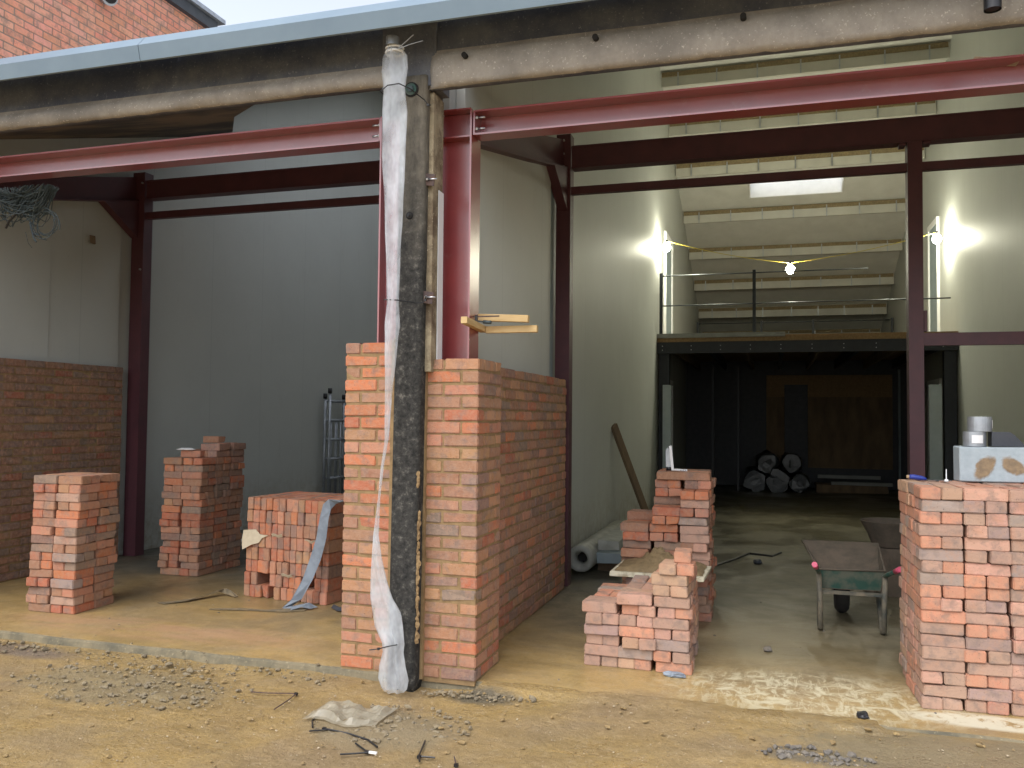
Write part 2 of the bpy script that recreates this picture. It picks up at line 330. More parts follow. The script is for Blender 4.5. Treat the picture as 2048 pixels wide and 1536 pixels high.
m, nt, bs, v = base('lit_bulb'); bs.inputs['Emission Color'].default_value = (1, .97, .76, 1); bs.inputs['Emission Strength'].default_value = 210; M['bulb'] = m
m, nt, bs, v = base('rooflight_glazing'); tl = nt.nodes.new('ShaderNodeBsdfTranslucent'); tl.inputs[0].default_value = (.95, .97, 1, 1)
tp = nt.nodes.new('ShaderNodeBsdfTransparent'); mx = nt.nodes.new('ShaderNodeMixShader'); mx.inputs[0].default_value = .85
nt.links.new(tl.outputs[0], mx.inputs[1]); nt.links.new(tp.outputs[0], mx.inputs[2]); nt.links.new(mx.outputs[0], nt.nodes['Material Output'].inputs[0]); M['glaze'] = m
# ---------------------------------------------------------------- bricks
PAL = {'o': (.54, .205, .105), 'r': (.44, .15, .092), 'p': (.51, .26, .19), 't': (.44, .265, .155), 'b': (.36, .21, .15), 'g': (.25, .21, .19), 'k': (.27, .185, .17)}
NAME = {'o': 'orange', 'r': 'red', 'p': 'pink', 't': 'tan', 'b': 'brown', 'g': 'grey', 'k': 'purplish'}
def bcol(ch, rr=R):
    c = PAL[ch]; k = rr.uniform(.86, 1.14); return tuple(min(1, x * k * rr.uniform(.96, 1.04)) for x in c)
def rch(w='ooorrppptttbbbbggkk'): return R.choice(w)
BW, BL, BH = .1025, .215, .065
# laid brickwork: one mesh per wall for the bricks, one for the mortar
def lay(mb, x0, x1, y0, y1, z0, h, w, jit=.0012, proud=0):
    mb.box((x0, y0, z0), (x1, y1, z0 + h), bev=.0055, seg=2, jit=.0020, col=bcol(rch(w)))
WP = 'oorptttttbbbbbbgk'
# ---------------------------------------------------------------- setting
def ground():
    bm = bmesh.new(); xs = [-60, -30, -15, -9] + [-7.5 + .05 * i for i in range(211)] + [5, 8, 15, 30, 60]
    ys = [-60, -30, -12, -5, 0, 2.0] + [3 + .04 * i for i in range(48)]
    g = []
    for y in ys:
        row = []
        for x in xs:
            p = Vector((x, y, 0)); z = -.048 + .012 * noise.noise(p * 1.3) + .006 * noise.noise(p * 5)
            if x > -1.9: z += .040 * min(1, (x + 1.9) / 1.2) * max(0, min(1, (y - 3.6) / .9))
            e = (x + 3.6) / .85; e2 = (y - 4.1) / .38; k = max(0, 1 - e * e - e2 * e2)
            z += k * .022 * (noise.noise(p * 9) + .4) + k * .012 * noise.noise(p * 22)
            e = (x + 1.9) / .5; e2 = (y - 4.0) / .3; k = max(0, 1 - e * e - e2 * e2); z += k * (.02 + .018 * noise.noise(p * 14))
            if y > 4.62:
                k = max(0, min(1, (x + 1.75) / .3)) * max(0, min(1, (.75 - x) / .4)); lim = 4.76 + .05 * noise.noise(p * 6)
                z = max(z, (.006 if y < lim else .006 - (y - lim) * .4)) if k > .5 else min(z, -.01)
            row.append(bm.verts.new((x, y, z)))
        g.append(row)
    for a, b in zip(g, g[1:]):
        for i in range(len(xs) - 1): bm.faces.new((a[i], a[i + 1], b[i + 1], b[i])).smooth = True
    me = bpy.data.meshes.new('ground'); bm.to_mesh(me); bm.free(); me.materials.append(M['yard'])
    tag(link(bpy.data.objects.new('ground', me)), 'ochre muddy yard ground in front of the two open bays', None, None, 'structure')
ground()
def slab():
    bm = bmesh.new(); xs = [-9 + .06 * i for i in range(226)]; prof = []
    for x in xs:
        e = 4.70 + .022 * noise.noise(Vector((x * 2.3, 0, 0))) + .016 * noise.noise(Vector((x * 9, 3, 0)))
        prof.append([bm.verts.new(p) for p in ((x, 28, 0), (x, 14, 0), (x, 8, 0), (x, 5.2, .0), (x, e + .016, 0), (x, e + .004 * noise.noise(Vector((x * 30, 1, 1))), -.014), (x, e - .035, -.12))])
    for a, b in zip(prof, prof[1:]):
        for i in range(6): bm.faces.new((a[i], b[i], b[i + 1], a[i + 1])).material_index = 1 if i >= 4 else 0
    bmesh.ops.recalc_face_normals(bm, faces=bm.faces[:])
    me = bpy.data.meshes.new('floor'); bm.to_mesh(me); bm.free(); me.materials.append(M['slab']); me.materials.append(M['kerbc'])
    o = tag(link(bpy.data.objects.new('floor', me)), 'muddy concrete floor slab inside the bays', None, None, 'structure')
    if me.polygons[0].normal.z < 0: me.flip_normals()
slab()
# roof heights
def zf(y): return 3.80 + .432 * (y - 5.05)      # front slope underside
def zb(y): return 7.96 - .40 * (y - 15.4)       # back slope underside
YR = (7.96 + .4 * 15.4 - 3.80 + .432 * 5.05) / .832
# party walls (sandwich panels following the roof)
def party(name, x0, x1, label, ya=4.95):
    m = MB(); m.prism([(ya, -.1), (26, -.1), (26, zb(26) + .05), (YR, zf(YR) + .05), (ya, zf(ya) + .05)], 0, x0, x1)
    return tag(m.build(name, M['panel'], loc=(x0, ya, 0)), label, 'wall')
party('panel_wall', -6.95, -6.75, 'grey-white panelled party wall rising behind the left brick wall')
party('panel_wall', -2.25, -1.95, 'panelled party wall between the two bays, dividing them')
party('panel_wall', 2.88, 3.1, 'panelled party wall at the right, lit yellow by the lamp')
t = thing('wall_lining', (-1.90, 5.06, 0), 'pale smooth lining panel above the low brick wall of the right bay', 'lining panel')
B((-1.947, 5.06, 0), (-1.885, 7.28, 3.75)).build('lining_panel', M['panel'], t)
B((-1.947, 7.30, 0), (-1.905, 7.47, 3.75)).build('corner_trim', M['grey'], t)
t = thing('wall_lining', (-6.74, 5.0, 0), 'pale lining panels above the far left brick wall', 'lining panel')
B((-6.747, 4.90, 0), (-6.71, 6.53, 3.62)).build('lining_panel', M['panel'], t)
B((-6.747, 6.54, 0), (-6.72, 7.46, 3.90)).build('lining_panel', M['panel'], t)
B((-6.747, 4.97, 3.7), (-6.715, 5.0, 3.72)).build('corner_trim', M['white'], t)
tag(B((-6.75, 26, -.1), (-2.25, 26.2, 4)).build('rear_wall', M['panelx'], loc=(-4.5, 26, 0)), 'rear panel wall of the left bay', 'wall')
tag(B((-1.95, 26, -.1), (2.88, 26.2, 4)).build('rear_wall', M['panelx'], loc=(.5, 26, 0)), 'rear panel wall of the right bay above the mezzanine', 'wall')
# roof
roof = thing('roof', (0, 5, 3.8), 'pitched roof lined in pale sheets with rows of purlins and a rooflight', 'roof')
m = MB(); m.prism([(5.05, zf(5.05)), (YR, zf(YR)), (YR, zf(YR) + .15), (5.05, zf(5.05) + .15)], 0, -2.1, 3.0); m.build('front_slope', M['liner'], roof)
m = MB(); 
for ya, yb, xa, xb in ((5.05, 8.6, -6.85, -2.1), (8.6, 13.2, -6.85, -5.9), (8.6, 13.2, -3.0, -2.1), (13.2, YR, -6.85, -2.1)): m.prism([(ya, zf(ya)), (yb, zf(yb)), (yb, zf(yb) + .15), (ya, zf(ya) + .15)], 0, xa, xb)  # left bay slope leaves a gap for an added, unseen rooflight
m.build('front_slope', M['liner'], roof)
m = MB(); m.prism([(8.55, zf(8.55) + .17), (13.25, zf(13.25) + .17), (13.25, zf(13.25) + .18), (8.55, zf(8.55) + .18)], 0, -5.92, -2.98); m.build('rooflight', M['glaze'], roof)  # unseen rooflight added to brighten the left bay wall
m = MB(); PP = [(-6.74, 5.3), (-3.6, 5.3), (-4.5, 6.3), (-6.6, 9.2), (-6.74, 9.2)]
lo_ = [m.bm.verts.new((x, y, 2.06 + .33 * y)) for x, y in PP]; hi_ = [m.bm.verts.new((x, y, 2.09 + .33 * y)) for x, y in PP]
m.bm.faces.new(lo_); m.bm.faces.new(hi_[::-1])
for k in range(5): m.bm.faces.new((lo_[k], lo_[(k + 1) % 5], hi_[(k + 1) % 5], hi_[k]))
m.build('old_soffit', M['soffit'], roof)
m = MB(); SX0, SX1, SY0, SY1 = -.47, 1.46, 18.6, 19.27
def bs_(x0, x1, y0, y1): m.prism([(y0, zb(y0)), (y1, zb(y1)), (y1, zb(y1) + .15), (y0, zb(y0) + .15)], 0, x0, x1)
bs_(-6.85, -5.9, YR, 26.1); bs_(-5.9, -2.8, YR, 16.9); bs_(-5.9, -2.8, 18.3, 18.8); bs_(-5.9, -2.8, 20.2, 26.1); bs_(-2.8, SX0, YR, 26.1); bs_(SX1, 3.0, YR, 26.1); bs_(SX0, SX1, YR, SY0); bs_(SX0, SX1, SY1, 26.1)  # gaps over the left bay are unseen openings added for light
m.build('back_slope', M['liner'], roof)
sk = B((0, 0, 0), (0.001, .001, .001)); sk.bm.free(); sk = MB()
for (x0, x1, y0, y1) in ((SX0 + .004, SX0 + .03, SY0 + .004, SY1 - .004), (SX1 - .03, SX1 - .004, SY0 + .004, SY1 - .004), (SX0 + .031, SX1 - .031, SY0 + .004, SY0 + .03), (SX0 + .031, SX1 - .031, SY1 - .03, SY1 - .004)):
    sk.prism([(y0, zb(y0) - .012), (y1, zb(y1) - .012), (y1, zb(y1) + .5), (y0, zb(y0) + .5)], 0, x0, x1)
skp = sk.build('rooflight', M['white'], roof)
m = MB(); m.prism([(SY0, zb(SY0) + .52), (SY1, zb(SY1) + .52), (SY1, zb(SY1) + .53), (SY0, zb(SY0) + .53)], 0, SX0, SX1); m.build('pane', M['glaze'], skp)
for y0, y1 in ((16.9, 18.3), (18.8, 20.2)):  # panes over the added, unseen left bay openings
    m = MB(); m.prism([(y0 - .05, zb(y0) + .2), (y1 + .05, zb(y1) + .2), (y1 + .05, zb(y1) + .21), (y0 - .05, zb(y0) + .21)], 0, -5.95, -2.75); m.build('pane', M['glaze'], skp)
for k, y in enumerate((15.5, 16.75, 17.97, 19.57, 21.0, 22.4, 23.8, 25.1)):
    m = MB(); zz = zb(y)
    m.prism([(y, zz - .03), (y + .07, zz - .03), (y + .07, zz - .30), (y, zz - .30)], 0, -1.93, 2.86)
    p = m.build('purlin', M['purlin'], roof)
    m = MB(); m.box((-1.92, y - .012, zz - .12), (2.84, y - .001, zz - .035), jit=.006); m.build('insulation_edge', M['wool'], p)
    for i in range(7):
        x = -1.6 + i * .69 + R.uniform(-.04, .04)
        B((x - .012, y - .022, zz - .31), (x + .012, y - .013, zz - .06)).build('strap', M['galv'], p)
# ---------------------------------------------------------------- facade: gutter, lintels
t = thing('gutter', (-3, 4.25, 3.72), 'long blue-grey metal eaves gutter running along the roof edge', 'gutter')
for a, b in ((-9.0, -3.745), (-3.741, 4.0)):
    m = MB(); m.prism([(4.275, 3.722), (4.25, 3.812), (4.31, 3.885), (4.62, 3.955), (4.62, 3.94), (4.318, 3.868), (4.268, 3.808), (4.293, 3.722)], 0, a, b); m.build('gutter_length', M['gutter'], t)
def lintel(name, x0, x1, label, bz0, bz1, seed):
    t = thing(name, ((x0 + x1) / 2, 4.6, 3.5), label, 'lintel')
    # upper face, stained and coloured darker for the shadow under the gutter
    m = MB(); n = int((x1 - x0) / .05); g = []
    pro = [(4.63, 3.93), (4.615, bz1 + .12), (4.605, bz1 + .03), (4.592, bz1 + .005), (4.568, bz1 - .02), (4.556, (bz0 + bz1) / 2), (4.560, bz0 + .030), (4.575, bz0 + .008), (4.60, bz0), (4.65, bz0 + .004), (4.65, 3.93)]
    for i in range(n + 1):
        x = x0 + (x1 - x0) * i / n; row = []
        endf = min(1, (x - x0) / .07) if seed == 2 else min(1, (x1 - x) / .07)
        for j, (y, z) in enumerate(pro):
            d = .010 * noise.noise(Vector((x * 3, j * 1.7, seed))) + .005 * noise.noise(Vector((x * 14, j * 2.1, seed)))
            if 3 <= j <= 7: y = 4.61 - (4.61 - y) * (max(endf, 0) ** .5)
            if 1 <= j <= 8: y += d; z += d * .8 + (.008 * noise.noise(Vector((x * 25, 9, seed))) if j in (6, 7, 8) else 0)
            row.append(m.bm.verts.new((x, y, z)))
        g.append(row)
    for a, b in zip(g, g[1:]):
        for j in range(len(pro)):
            k = (j + 1) % len(pro); f = m.bm.faces.new((a[j], a[k], b[k], b[j])); f.smooth = True; f.material_index = 1 if j in (0, 1, 8, 9, 10) else 0
    m.bm.faces.new(g[0]); m.bm.faces.new(g[-1][::-1])
    m.build('concrete_beam', [M['conc_pale'], M['conc_blue']], t); return t
lintel('concrete_lintel', -9.0, -2.18, 'stained concrete lintel over the left bay', 3.52, 3.625, 1)
lt = lintel('concrete_lintel', -1.945, 4.0, 'pale chipped concrete lintel over the right bay with round bolt holes', 3.475, 3.675, 2)
for x, z in ((-1.70, 3.63), (-.93, 3.64), (-.14, 3.655), (.64, 3.665)):
    m = MB(); m.tube([(x, 4.53, z), (x, 4.6, z)], .016, 12); m.build('bolt_hole', M['darkcore'], lt)  # dark plug coloured as the shade within the hole
m = MB(); m.box((-2.25, 4.60, 3.50), (-1.90, 4.82, 3.93)); tag(m.build('pillar_head', M['conc_blue'], loc=(-2.1, 4.6, 3.5)), 'dark concrete bearing block above the pillar between both lintels', 'pillar head')
def disc(m, x, z, y, r, d): m.tube([(x, y, z), (x, y + d, z)], r, 18)
# outlets
def outlet(x, label, len_):
    t = thing('gutter_outlet', (x, 4.40, 3.72 - len_), label, 'outlet pipe')
    m = MB(); n = 20
    for ra, rb in ((.036, .036),):
        m.tube([(x, 4.42, 3.73), (x, 4.42, 3.72 - len_)], .038, 20, cap=False); m.tube([(x, 4.42, 3.73), (x, 4.42, 3.725 - len_)], .031, 20)
    m.build('pipe', M['black' if len_ > .15 else 'galv'], t)
outlet(1.0, 'short dark outlet pipe under the gutter at upper right', .24)
outlet(-2.10, 'silver gutter outlet gripping the top of the polythene sleeve', .04)
# pillar
t = thing('concrete_pillar', (-2.06, 4.58, 0), 'blackened square concrete pillar standing between the two brick piers', 'pillar')
m = MB(); g = []
N = 60
for i in range(N + 1):
    z = -.06 + 3.62 * i / N; row = []
    xo = .028 * (z / 3.5) ; w = .085
    for k in range(24):
        s_ = k // 6; u = (k % 6) / 6
        cx = [(-w, 0), (w, 0), (w, .27), (-w, .27)][s_]; nx = [(w, 0), (w, .27), (-w, .27), (-w, 0)][s_]
        x = cx[0] + (nx[0] - cx[0]) * u; y = cx[1] + (nx[1] - cx[1]) * u
        d = .004 * noise.noise(Vector((x * 20, z * 7, y * 20))) + .003 * noise.noise(Vector((x * 60, z * 30, y * 60)))
        cxn = 1 if k % 6 else .96
        row.append(m.bm.verts.new((-2.062 + xo + x * cxn * (1 + d * 6), 4.575 + y + d + (.006 if k % 6 == 0 and s_ < 2 else 0), z)))
    g.append(row)
for a, b in zip(g, g[1:]):
    for k in range(24): m.bm.faces.new((a[k], a[(k + 1) % 24], b[(k + 1) % 24], b[k])).smooth = True
m.bm.faces.new(g[0][::-1]); m.bm.faces.new(g[-1])
m.build('shaft', M['pillar'], t)
B((-1.975, 4.635, 1.80), (-1.925, 4.80, 3.47), jit=.006, bev=.004).build('side_fill', M['conc_fill'], t)
B((-1.924, 4.72, 1.84), (-1.919, 4.80, 2.9), jit=.003).build('white_edge', M['white'], t)
B((-2.19, 4.66, 0), (-2.14, 4.8, 2.0), jit=.004).build('mortar_joint', M['mortar'], t)
B((-1.985, 4.655, 0), (-1.955, 4.80, 1.93), jit=.004).build('mortar_joint', M['mortar'], t)
for z, r, mm in ((3.475, .045, 'conc_dark'), (2.72, .022, 'darkcore')):
    m = MB(); m.tube([(-2.045 if r > .03 else -2.045, 4.569, z), (-2.045, 4.60, z)], r, 20); q = m.build('bolt_recess', M['darkcore'], t)
    m = MB(); m.tube([(-2.045, 4.562, z), (-2.045, 4.58, z)], r * .78, 20)
    m.build('washer', M['green'] if r > .03 else M['conc_dark'], q)
    m = MB(); m.tube([(-2.045, 4.552, z), (-2.045, 4.575, z)], r * .45, 6); m.build('bolt', M['cable'] if r > .03 else M['black'], q)
m = MB(); m.lump((-2.02, 4.575, 3.50), .001, 1); m.bm.free()
m = MB()
for i in range(26): m.lump((-1.966 + R.uniform(-.006, .004), 4.590, .25 + .75 * i / 26 + R.uniform(-.01, .01)), (.006 + R.random() * .010, .008, .022), i, 2, .8, 3)
for i in range(4): m.lump((-1.972, 4.586, 1.14 + i * .02), (.012, .008, .02), i, 2, .6)
m.build('mortar_squeeze', M['mortar'], t)
# plates bolted to the pillar side
for z, s_ in ((2.935, 'upper'), (2.235, 'lower')):
    t = thing('fixing_plate', (-1.95, 4.72, z), s_ + ' rusty fixing plate with zinc bolt between pillar and red column', 'fixing plate')
    B((-1.975, 4.60, z - .035), (-1.90, 4.606, z + .035), rot=Matrix.Rotation(.15, 4, 'Y')).build('plate', M['rust'], t)
    m = MB(); m.tube([(-1.935, 4.595, z), (-1.885, 4.60, z)], .005, 8); m.build('threaded_rod', M['zinc'], t)
    m = MB(); m.tube([(-1.948, 4.592, z), (-1.936, 4.593, z)], .009, 6); m.build('nut', M['zinc'], t)
# ---------------------------------------------------------------- brick piers and walls
ch = .0752
t = thing('brick_pier', (-1.8, 4.68, 0), 'brick pier right of the concrete pillar turning back into the low wall', 'brick pier')
b_ = MB(); g_ = .010
for i in range(25):
    z = i * ch + .008; h = .0655
    f0 = 4.68 + R.uniform(-.002, .002); x0, x1 = -1.965, -1.638
    if i % 2 == 0:
        lay(b_, x0, x0 + .102, f0, f0 + .102, z, h, WP); lay(b_, x1 - .215, x1, f0, f0 + .102, z, h, WP)
        lay(b_, x1 - .102, x1 + R.uniform(-.002, .002), 4.792, 5.007, z, h, WP); lay(b_, x1 - .102, x1, 5.017, 5.12, z, h, WP)
    else:
        lay(b_, x0, x0 + .215, f0, f0 + .102, z, h, WP); lay(b_, x1 - .102, x1, f0, f0 + .215, z, h, WP)
        lay(b_, x1 - .102, x1 + R.uniform(-.002, .002), 4.905, 5.12, z, h, WP)
b_.build('brick_courses', M['brickw'], t)
m = MB(); m.box((-1.972, 4.6860, -.02), (-1.6445, 4.775, 1.868)); m.box((-1.735, 4.776, -.02), (-1.6440, 5.113, 1.868)); m.build('mortar', M['mortar'], t)
def longwall(label, xf, xb, y0, y1, n, ch, name='brick_wall', sgn=-1):
    t = thing(name, (xf, (y0 + y1) / 2, 0), label, 'brick wall')
    b_ = MB()
    for i in range(n):
        y = y0 + (0 if i % 2 else -.1125); k = 0
        while y < y1:
            a, c = max(y, y0), min(y + .215, y1)
            if c - a > .03: lay(b_, min(xf + R.uniform(-.002, .002), xb), max(xf, xb), a, c, i * ch + .008, .0655, WP if R.random() < .8 else 'bbgk')
            y += .225
    b_.build('brick_courses', M['brickw'], t)
    s = .007 if xb < xf else -.007
    B((min(xb + s * .6, xf - s), y0 + .002, -.02), (max(xb + s * .6, xf - s), y1 - .005, n * ch - .012)).build('mortar', M['mortar'], t)
# xf is the visible face; these walls face +x
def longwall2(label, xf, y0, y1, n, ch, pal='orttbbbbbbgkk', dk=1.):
    t = thing('brick_wall', (xf, (y0 + y1) / 2, 0), label, 'brick wall'); b_ = MB()
    for i in range(n):
        y = y0 + (0 if i % 2 else -.1125)
        while y < y1:
            a, c = max(y, y0), min(y + .215, y1)
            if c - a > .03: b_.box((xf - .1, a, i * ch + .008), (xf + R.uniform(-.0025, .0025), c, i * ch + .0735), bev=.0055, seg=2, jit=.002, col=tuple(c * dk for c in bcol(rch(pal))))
            y += .225
    b_.build('brick_courses', M['brickw'], t)
    B((xf - .095, y0 + .003, -.02), (xf - .0070, y1 - .004, n * ch - .012)).build('mortar', M['mortar'], t)
longwall2('low red brick wall running back from the right pier to a steel column', -1.78, 5.122, 7.50, 25, ch, 'ortttbbbbbbgkp', .92)
longwall2('low shade-toned brick wall along the far left side of the left bay', -6.64, 4.76, 7.46, 27, .075, 'rtbbbbggkkk', .62)  # bricks darkened, the lintel's shade is put into their colour
t = thing('brick_pier', (-2.36, 4.70, 0), 'brick pier left of the concrete pillar, partly behind hanging polythene', 'brick pier')
b_ = MB(); ch2 = .0764
for i in range(26):
    z = i * ch2 + .008; h = .0665; x0, x1 = -2.52, -2.190; f0 = 4.705 + R.uniform(-.002, .002)
    WL = 'ooooptttttbbbr'
    if i % 2 == 1:
        lay(b_, x0, x0 + .102, f0, f0 + .215, z, h, WL); lay(b_, x0 + .112, x1, f0, f0 + .102, z, h, WL); lay(b_, x0, x0 + .102, f0 + .225, f0 + .44, z, h, WL)
    else:
        lay(b_, x0, x0 + .215, f0, f0 + .102, z, h, WL); lay(b_, x0 + .225, x1, f0, f0 + .102, z, h, WL); lay(b_, x0, x0 + .102, f0 + .112, f0 + .327, z, h, WL); lay(b_, x0, x0 + .102, f0 + .337, f0 + .44, z, h, WL)
b_.build('brick_courses', M['brickw'], t)
m = MB(); m.box((-2.513, 4.7112, -.02), (-2.186, 4.80, 1.975)); m.box((-2.512, 4.801, -.02), (-2.426, 5.137, 1.975)); m.build('mortar', M['mortar'], t)
# ---------------------------------------------------------------- steel frame
def Ibeam_x(mb, x0, x1, y0, y1, z0, z1, tf=.011, tw=.008, web=.5):
    mb.box((x0, y0, z0), (x1, y1, z0 + tf)); mb.box((x0, y0, z1 - tf), (x1, y1, z1))
    yw = y0 + (y1 - y0) * web; mb.box((x0, yw - tw / 2, z0 + tf), (x1, yw + tw / 2, z1 - tf))
def Icol(mb, x0, x1, y0, y1, z0, z1, tf=.011, tw=.008):   # flanges on the x faces, web open to the yard
    mb.box((x0, y0, z0), (x0 + tf, y1, z1)); mb.box((x1 - tf, y0, z0), (x1, y1, z1)); yw = (y0 + y1) / 2
    mb.box((x0 + tf, yw - tw / 2, z0), (x1 - tf, yw + tw / 2, z1))
def bolt(parent, p, d=(0, -1, 0), L=.03, r=.009):
    p = Vector(p); d = Vector(d); m = MB(); m.tube([p, p + d * .012], r * 1.35, 6); m.tube([p + d * .012, p + d * (.012 + L)], r * .75, 8); m.build('bolt', M['zinc'], parent)
fb = thing('steel_beam', (-.2, 4.85, 3.27), 'red oxide steel beam across the front of the right bay', 'steel beam')
m = MB(); Ibeam_x(m, -1.745, 4.0, 4.86, 4.99, 3.27, 3.425, web=.95); m.build('beam', M['steel'], fb)
m = MB(); m.box((-1.757, 4.862, 3.272), (-1.746, 4.988, 3.423)); m.build('end_plate', M['steel'], fb)
for z in (3.315, 3.385): bolt(fb, (-1.746, 4.888, z), (1, 0, 0), .045, .010)
fb = thing('steel_beam', (-4.4, 4.85, 3.27), 'red oxide steel beam across the front of the left bay', 'steel beam')
m = MB(); Ibeam_x(m, -6.9, -2.395, 4.86, 4.99, 3.285, 3.44, web=.95); m.build('beam', M['steel'], fb)
m = MB(); m.box((-2.394, 4.862, 3.287), (-2.383, 4.988, 3.438)); m.build('end_plate', M['steel'], fb)
for z in (3.33, 3.40): bolt(fb, (-2.394, 4.888, z), (-1, 0, 0), .045, .010)
fc = thing('steel_column', (-1.87, 4.85, 0), 'red oxide steel column behind the right brick pier, beam bolted on', 'steel column')
m = MB(); Icol(m, -1.983, -1.762, 4.85, 5.02, .0, 3.43); m.build('column', M['steel'], fc)
m = MB(); m.box((-1.972, 4.852, 3.432), (-1.77, 5.018, 3.441)); m.build('cap_plate', M['steel'], fc)
m = MB(); m.box((-1.971, 4.856, 3.262), (-1.774, 4.93, 3.272)); m.build('stiffener', M['steel'], fc)
fc = thing('steel_column', (-2.28, 4.85, 0), 'red oxide steel column hidden behind the left brick pier and polythene', 'steel column')
m = MB(); Icol(m, -2.38, -2.20, 4.85, 5.02, 0, 3.44); m.build('column', M['steel'], fc)
# rear frame at y 7.6
YB = 7.6
def rear_col(x0, x1, label, z1=4.17, hx=0):
    t = thing('steel_column', ((x0 + x1) / 2, YB, 0), label, 'steel column')
    m = MB(); Ibeam = m; m.box((x0, YB - .005, 0), (x1, YB + .006, z1)); m.box((x0, YB + .007, 0), (x0 + .009, YB + .13, z1)); m.box((x1 - .009, YB + .007, 0), (x1, YB + .13, z1)); m.build('column', M['steel_shaded'], t)
    return t
def strip_haunch(t, x, y_f, ztop0, ztop1):
    pass
rc = rear_col(-1.915, -1.78, 'shaded red steel column at the inner end of the right bay brick wall')
for z in (4.11, 3.985, 3.865): bolt(rc, (-1.845, YB - .006, z), (0, -1, 0), .01, .009)
rc2 = rear_col(-6.70, -6.545, 'shaded red steel column at the inner end of the far left brick wall')
for z in (4.05, 3.1): bolt(rc2, (-6.57, YB - .006, z), (0, -1, 0), .01, .009)
rear_col(1.078, 1.19, 'slim shaded red steel column standing mid-opening in the right bay', 3.845)
rear_col(-2.52, -2.36, 'shaded red steel column glimpsed left of the pillar in the left bay', 4.1)
for xs, lab, y0, z0, x in ((-1.85, 'sloping shaded red steel rafter above the right bay lining panel', 4.99, 3.28, -1.85), (-6.66, 'sloping shaded red steel rafter above the far left lining panel', 4.99, 3.30, -6.66)):
    t = thing('steel_rafter', (x, 5.0, 3.3), lab, 'steel beam'); m = MB()
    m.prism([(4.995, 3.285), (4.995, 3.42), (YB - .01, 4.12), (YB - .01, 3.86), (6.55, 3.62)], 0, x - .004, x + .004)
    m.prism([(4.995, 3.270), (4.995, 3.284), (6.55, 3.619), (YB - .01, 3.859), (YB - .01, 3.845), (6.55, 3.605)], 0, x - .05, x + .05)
    m.build('rafter', M['steel_shaded'], t)
    m = MB(); m.prism([(7.10, 3.735), (YB - .01, 3.845), (YB - .01, 3.45), (7.50, 3.50)], 0, x - .045, x + .045); m.build('haunch', M['steel_shaded'], t)
t = thing('steel_beam', (0, YB, 3.84), 'deep shaded red cross beam behind the front beam, right bay', 'steel beam')
m = MB(); Ibeam_x(m, -1.775, 2.86, YB + .01, YB + .14, 3.850, 4.06, web=.1); m.build('beam', M['steel_shaded'], t)
m = MB(); m.box((1.02, YB + .02, 3.825), (1.068, YB + .12, 3.848)); m.box((1.20, YB + .02, 3.825), (1.26, YB + .12, 3.848)); m.build('bracket', M['steel_shaded'], t)
t = thing('steel_beam', (-4.4, YB, 3.84), 'deep shaded red cross beam behind the front beam, left bay', 'steel beam')
m = MB(); Ibeam_x(m, -6.54, -2.525, YB + .01, YB + .14, 3.88, 4.08, web=.1); m.build('beam', M['steel_shaded'], t)
def rail(x0, x1, z0, z1, label):
    t = thing('steel_rail', ((x0 + x1) / 2, YB, z0), label, 'steel rail'); m = MB()
    m.box((x0, YB + .01, z0), (x1, YB + .016, z1)); m.box((x0, YB + .0165, z0), (x1, YB + .07, z0 + .006)); m.box((x0, YB + .0165, z1 - .006), (x1, YB + .07, z1)); m.build('rail', M['steel_shaded'], t)
rail(-1.778, 1.076, 3.605, 3.675, 'slim shaded red rail below the cross beam, left of the slim column')
rail(1.192, 2.86, 3.605, 3.675, 'slim shaded red rail below the cross beam, right of the slim column')
rail(-6.543, -2.522, 3.655, 3.73, 'slim shaded red rail below the cross beam in the left bay')
rail(1.192, 2.86, 2.154, 2.257, 'low shaded red rail from the slim column to the right edge')
m = MB(); m.box((1.193, YB - .01, 2.27), (1.215, YB + .06, 2.44)); tag(m.build('steel_bracket', M['steel_shaded'], loc=(1.2, YB, 2.27)), 'small bolted bracket on the slim column above the low rail', 'bracket')
tag(B((1.02, 4.9, 3.426), (1.24, 4.98, 3.45), rot=Matrix.Rotation(.1, 4, 'Y'), jit=.01).build('timber_offcut', M['chalk'], loc=(1.1, 4.94, 3.42)), 'pale timber offcut lying on the front beam at far right', 'offcut')
# ---------------------------------------------------------------- battens and clamp
tag(B((-1.762, 4.70, 2.078), (-1.722, 5.06, 2.118), bev=.002, rot=Matrix.Rotation(-.06, 4, 'X')).build('timber_batten', M['timber'], loc=(-1.74, 4.9, 2.09)), 'short pale batten pointing at the viewer, clamped to the red column', 'batten')
tag(B((-1.72, 5.03, 2.062), (-1.385, 5.068, 2.105), bev=.002).build('timber_batten', M['timber'], loc=(-1.55, 5.05, 2.05)), 'lower pale batten sticking out right of the red column', 'batten')
tag(B((-1.757, 4.985, 2.128), (-1.43, 5.025, 2.172), bev=.002, rot=Matrix.Rotation(.05, 4, 'Y')).build('timber_batten', M['timber'], loc=(-1.6, 5.0, 2.14)), 'upper pale batten sticking out right of the red column', 'batten')
t = thing('clamp', (-1.7, 4.93, 2.13), 'small bar clamp with dark handle gripping the battens', 'clamp')
m = MB(); m.box((-1.80, 4.905, 2.148), (-1.59, 4.912, 2.156)); m.build('bar', M['rust'], t)
m = MB(); m.box((-1.745, 4.90, 2.10), (-1.73, 4.915, 2.16)); m.build('jaw', M['black'], t)
m = MB(); m.tube([(-1.728, 4.905, 2.125), (-1.69, 4.905, 2.118)], .005); m.tube([(-1.69, 4.905, 2.118), (-1.64, 4.905, 2.114)], .0115, 10); m.build('handle', M['cable'], t)
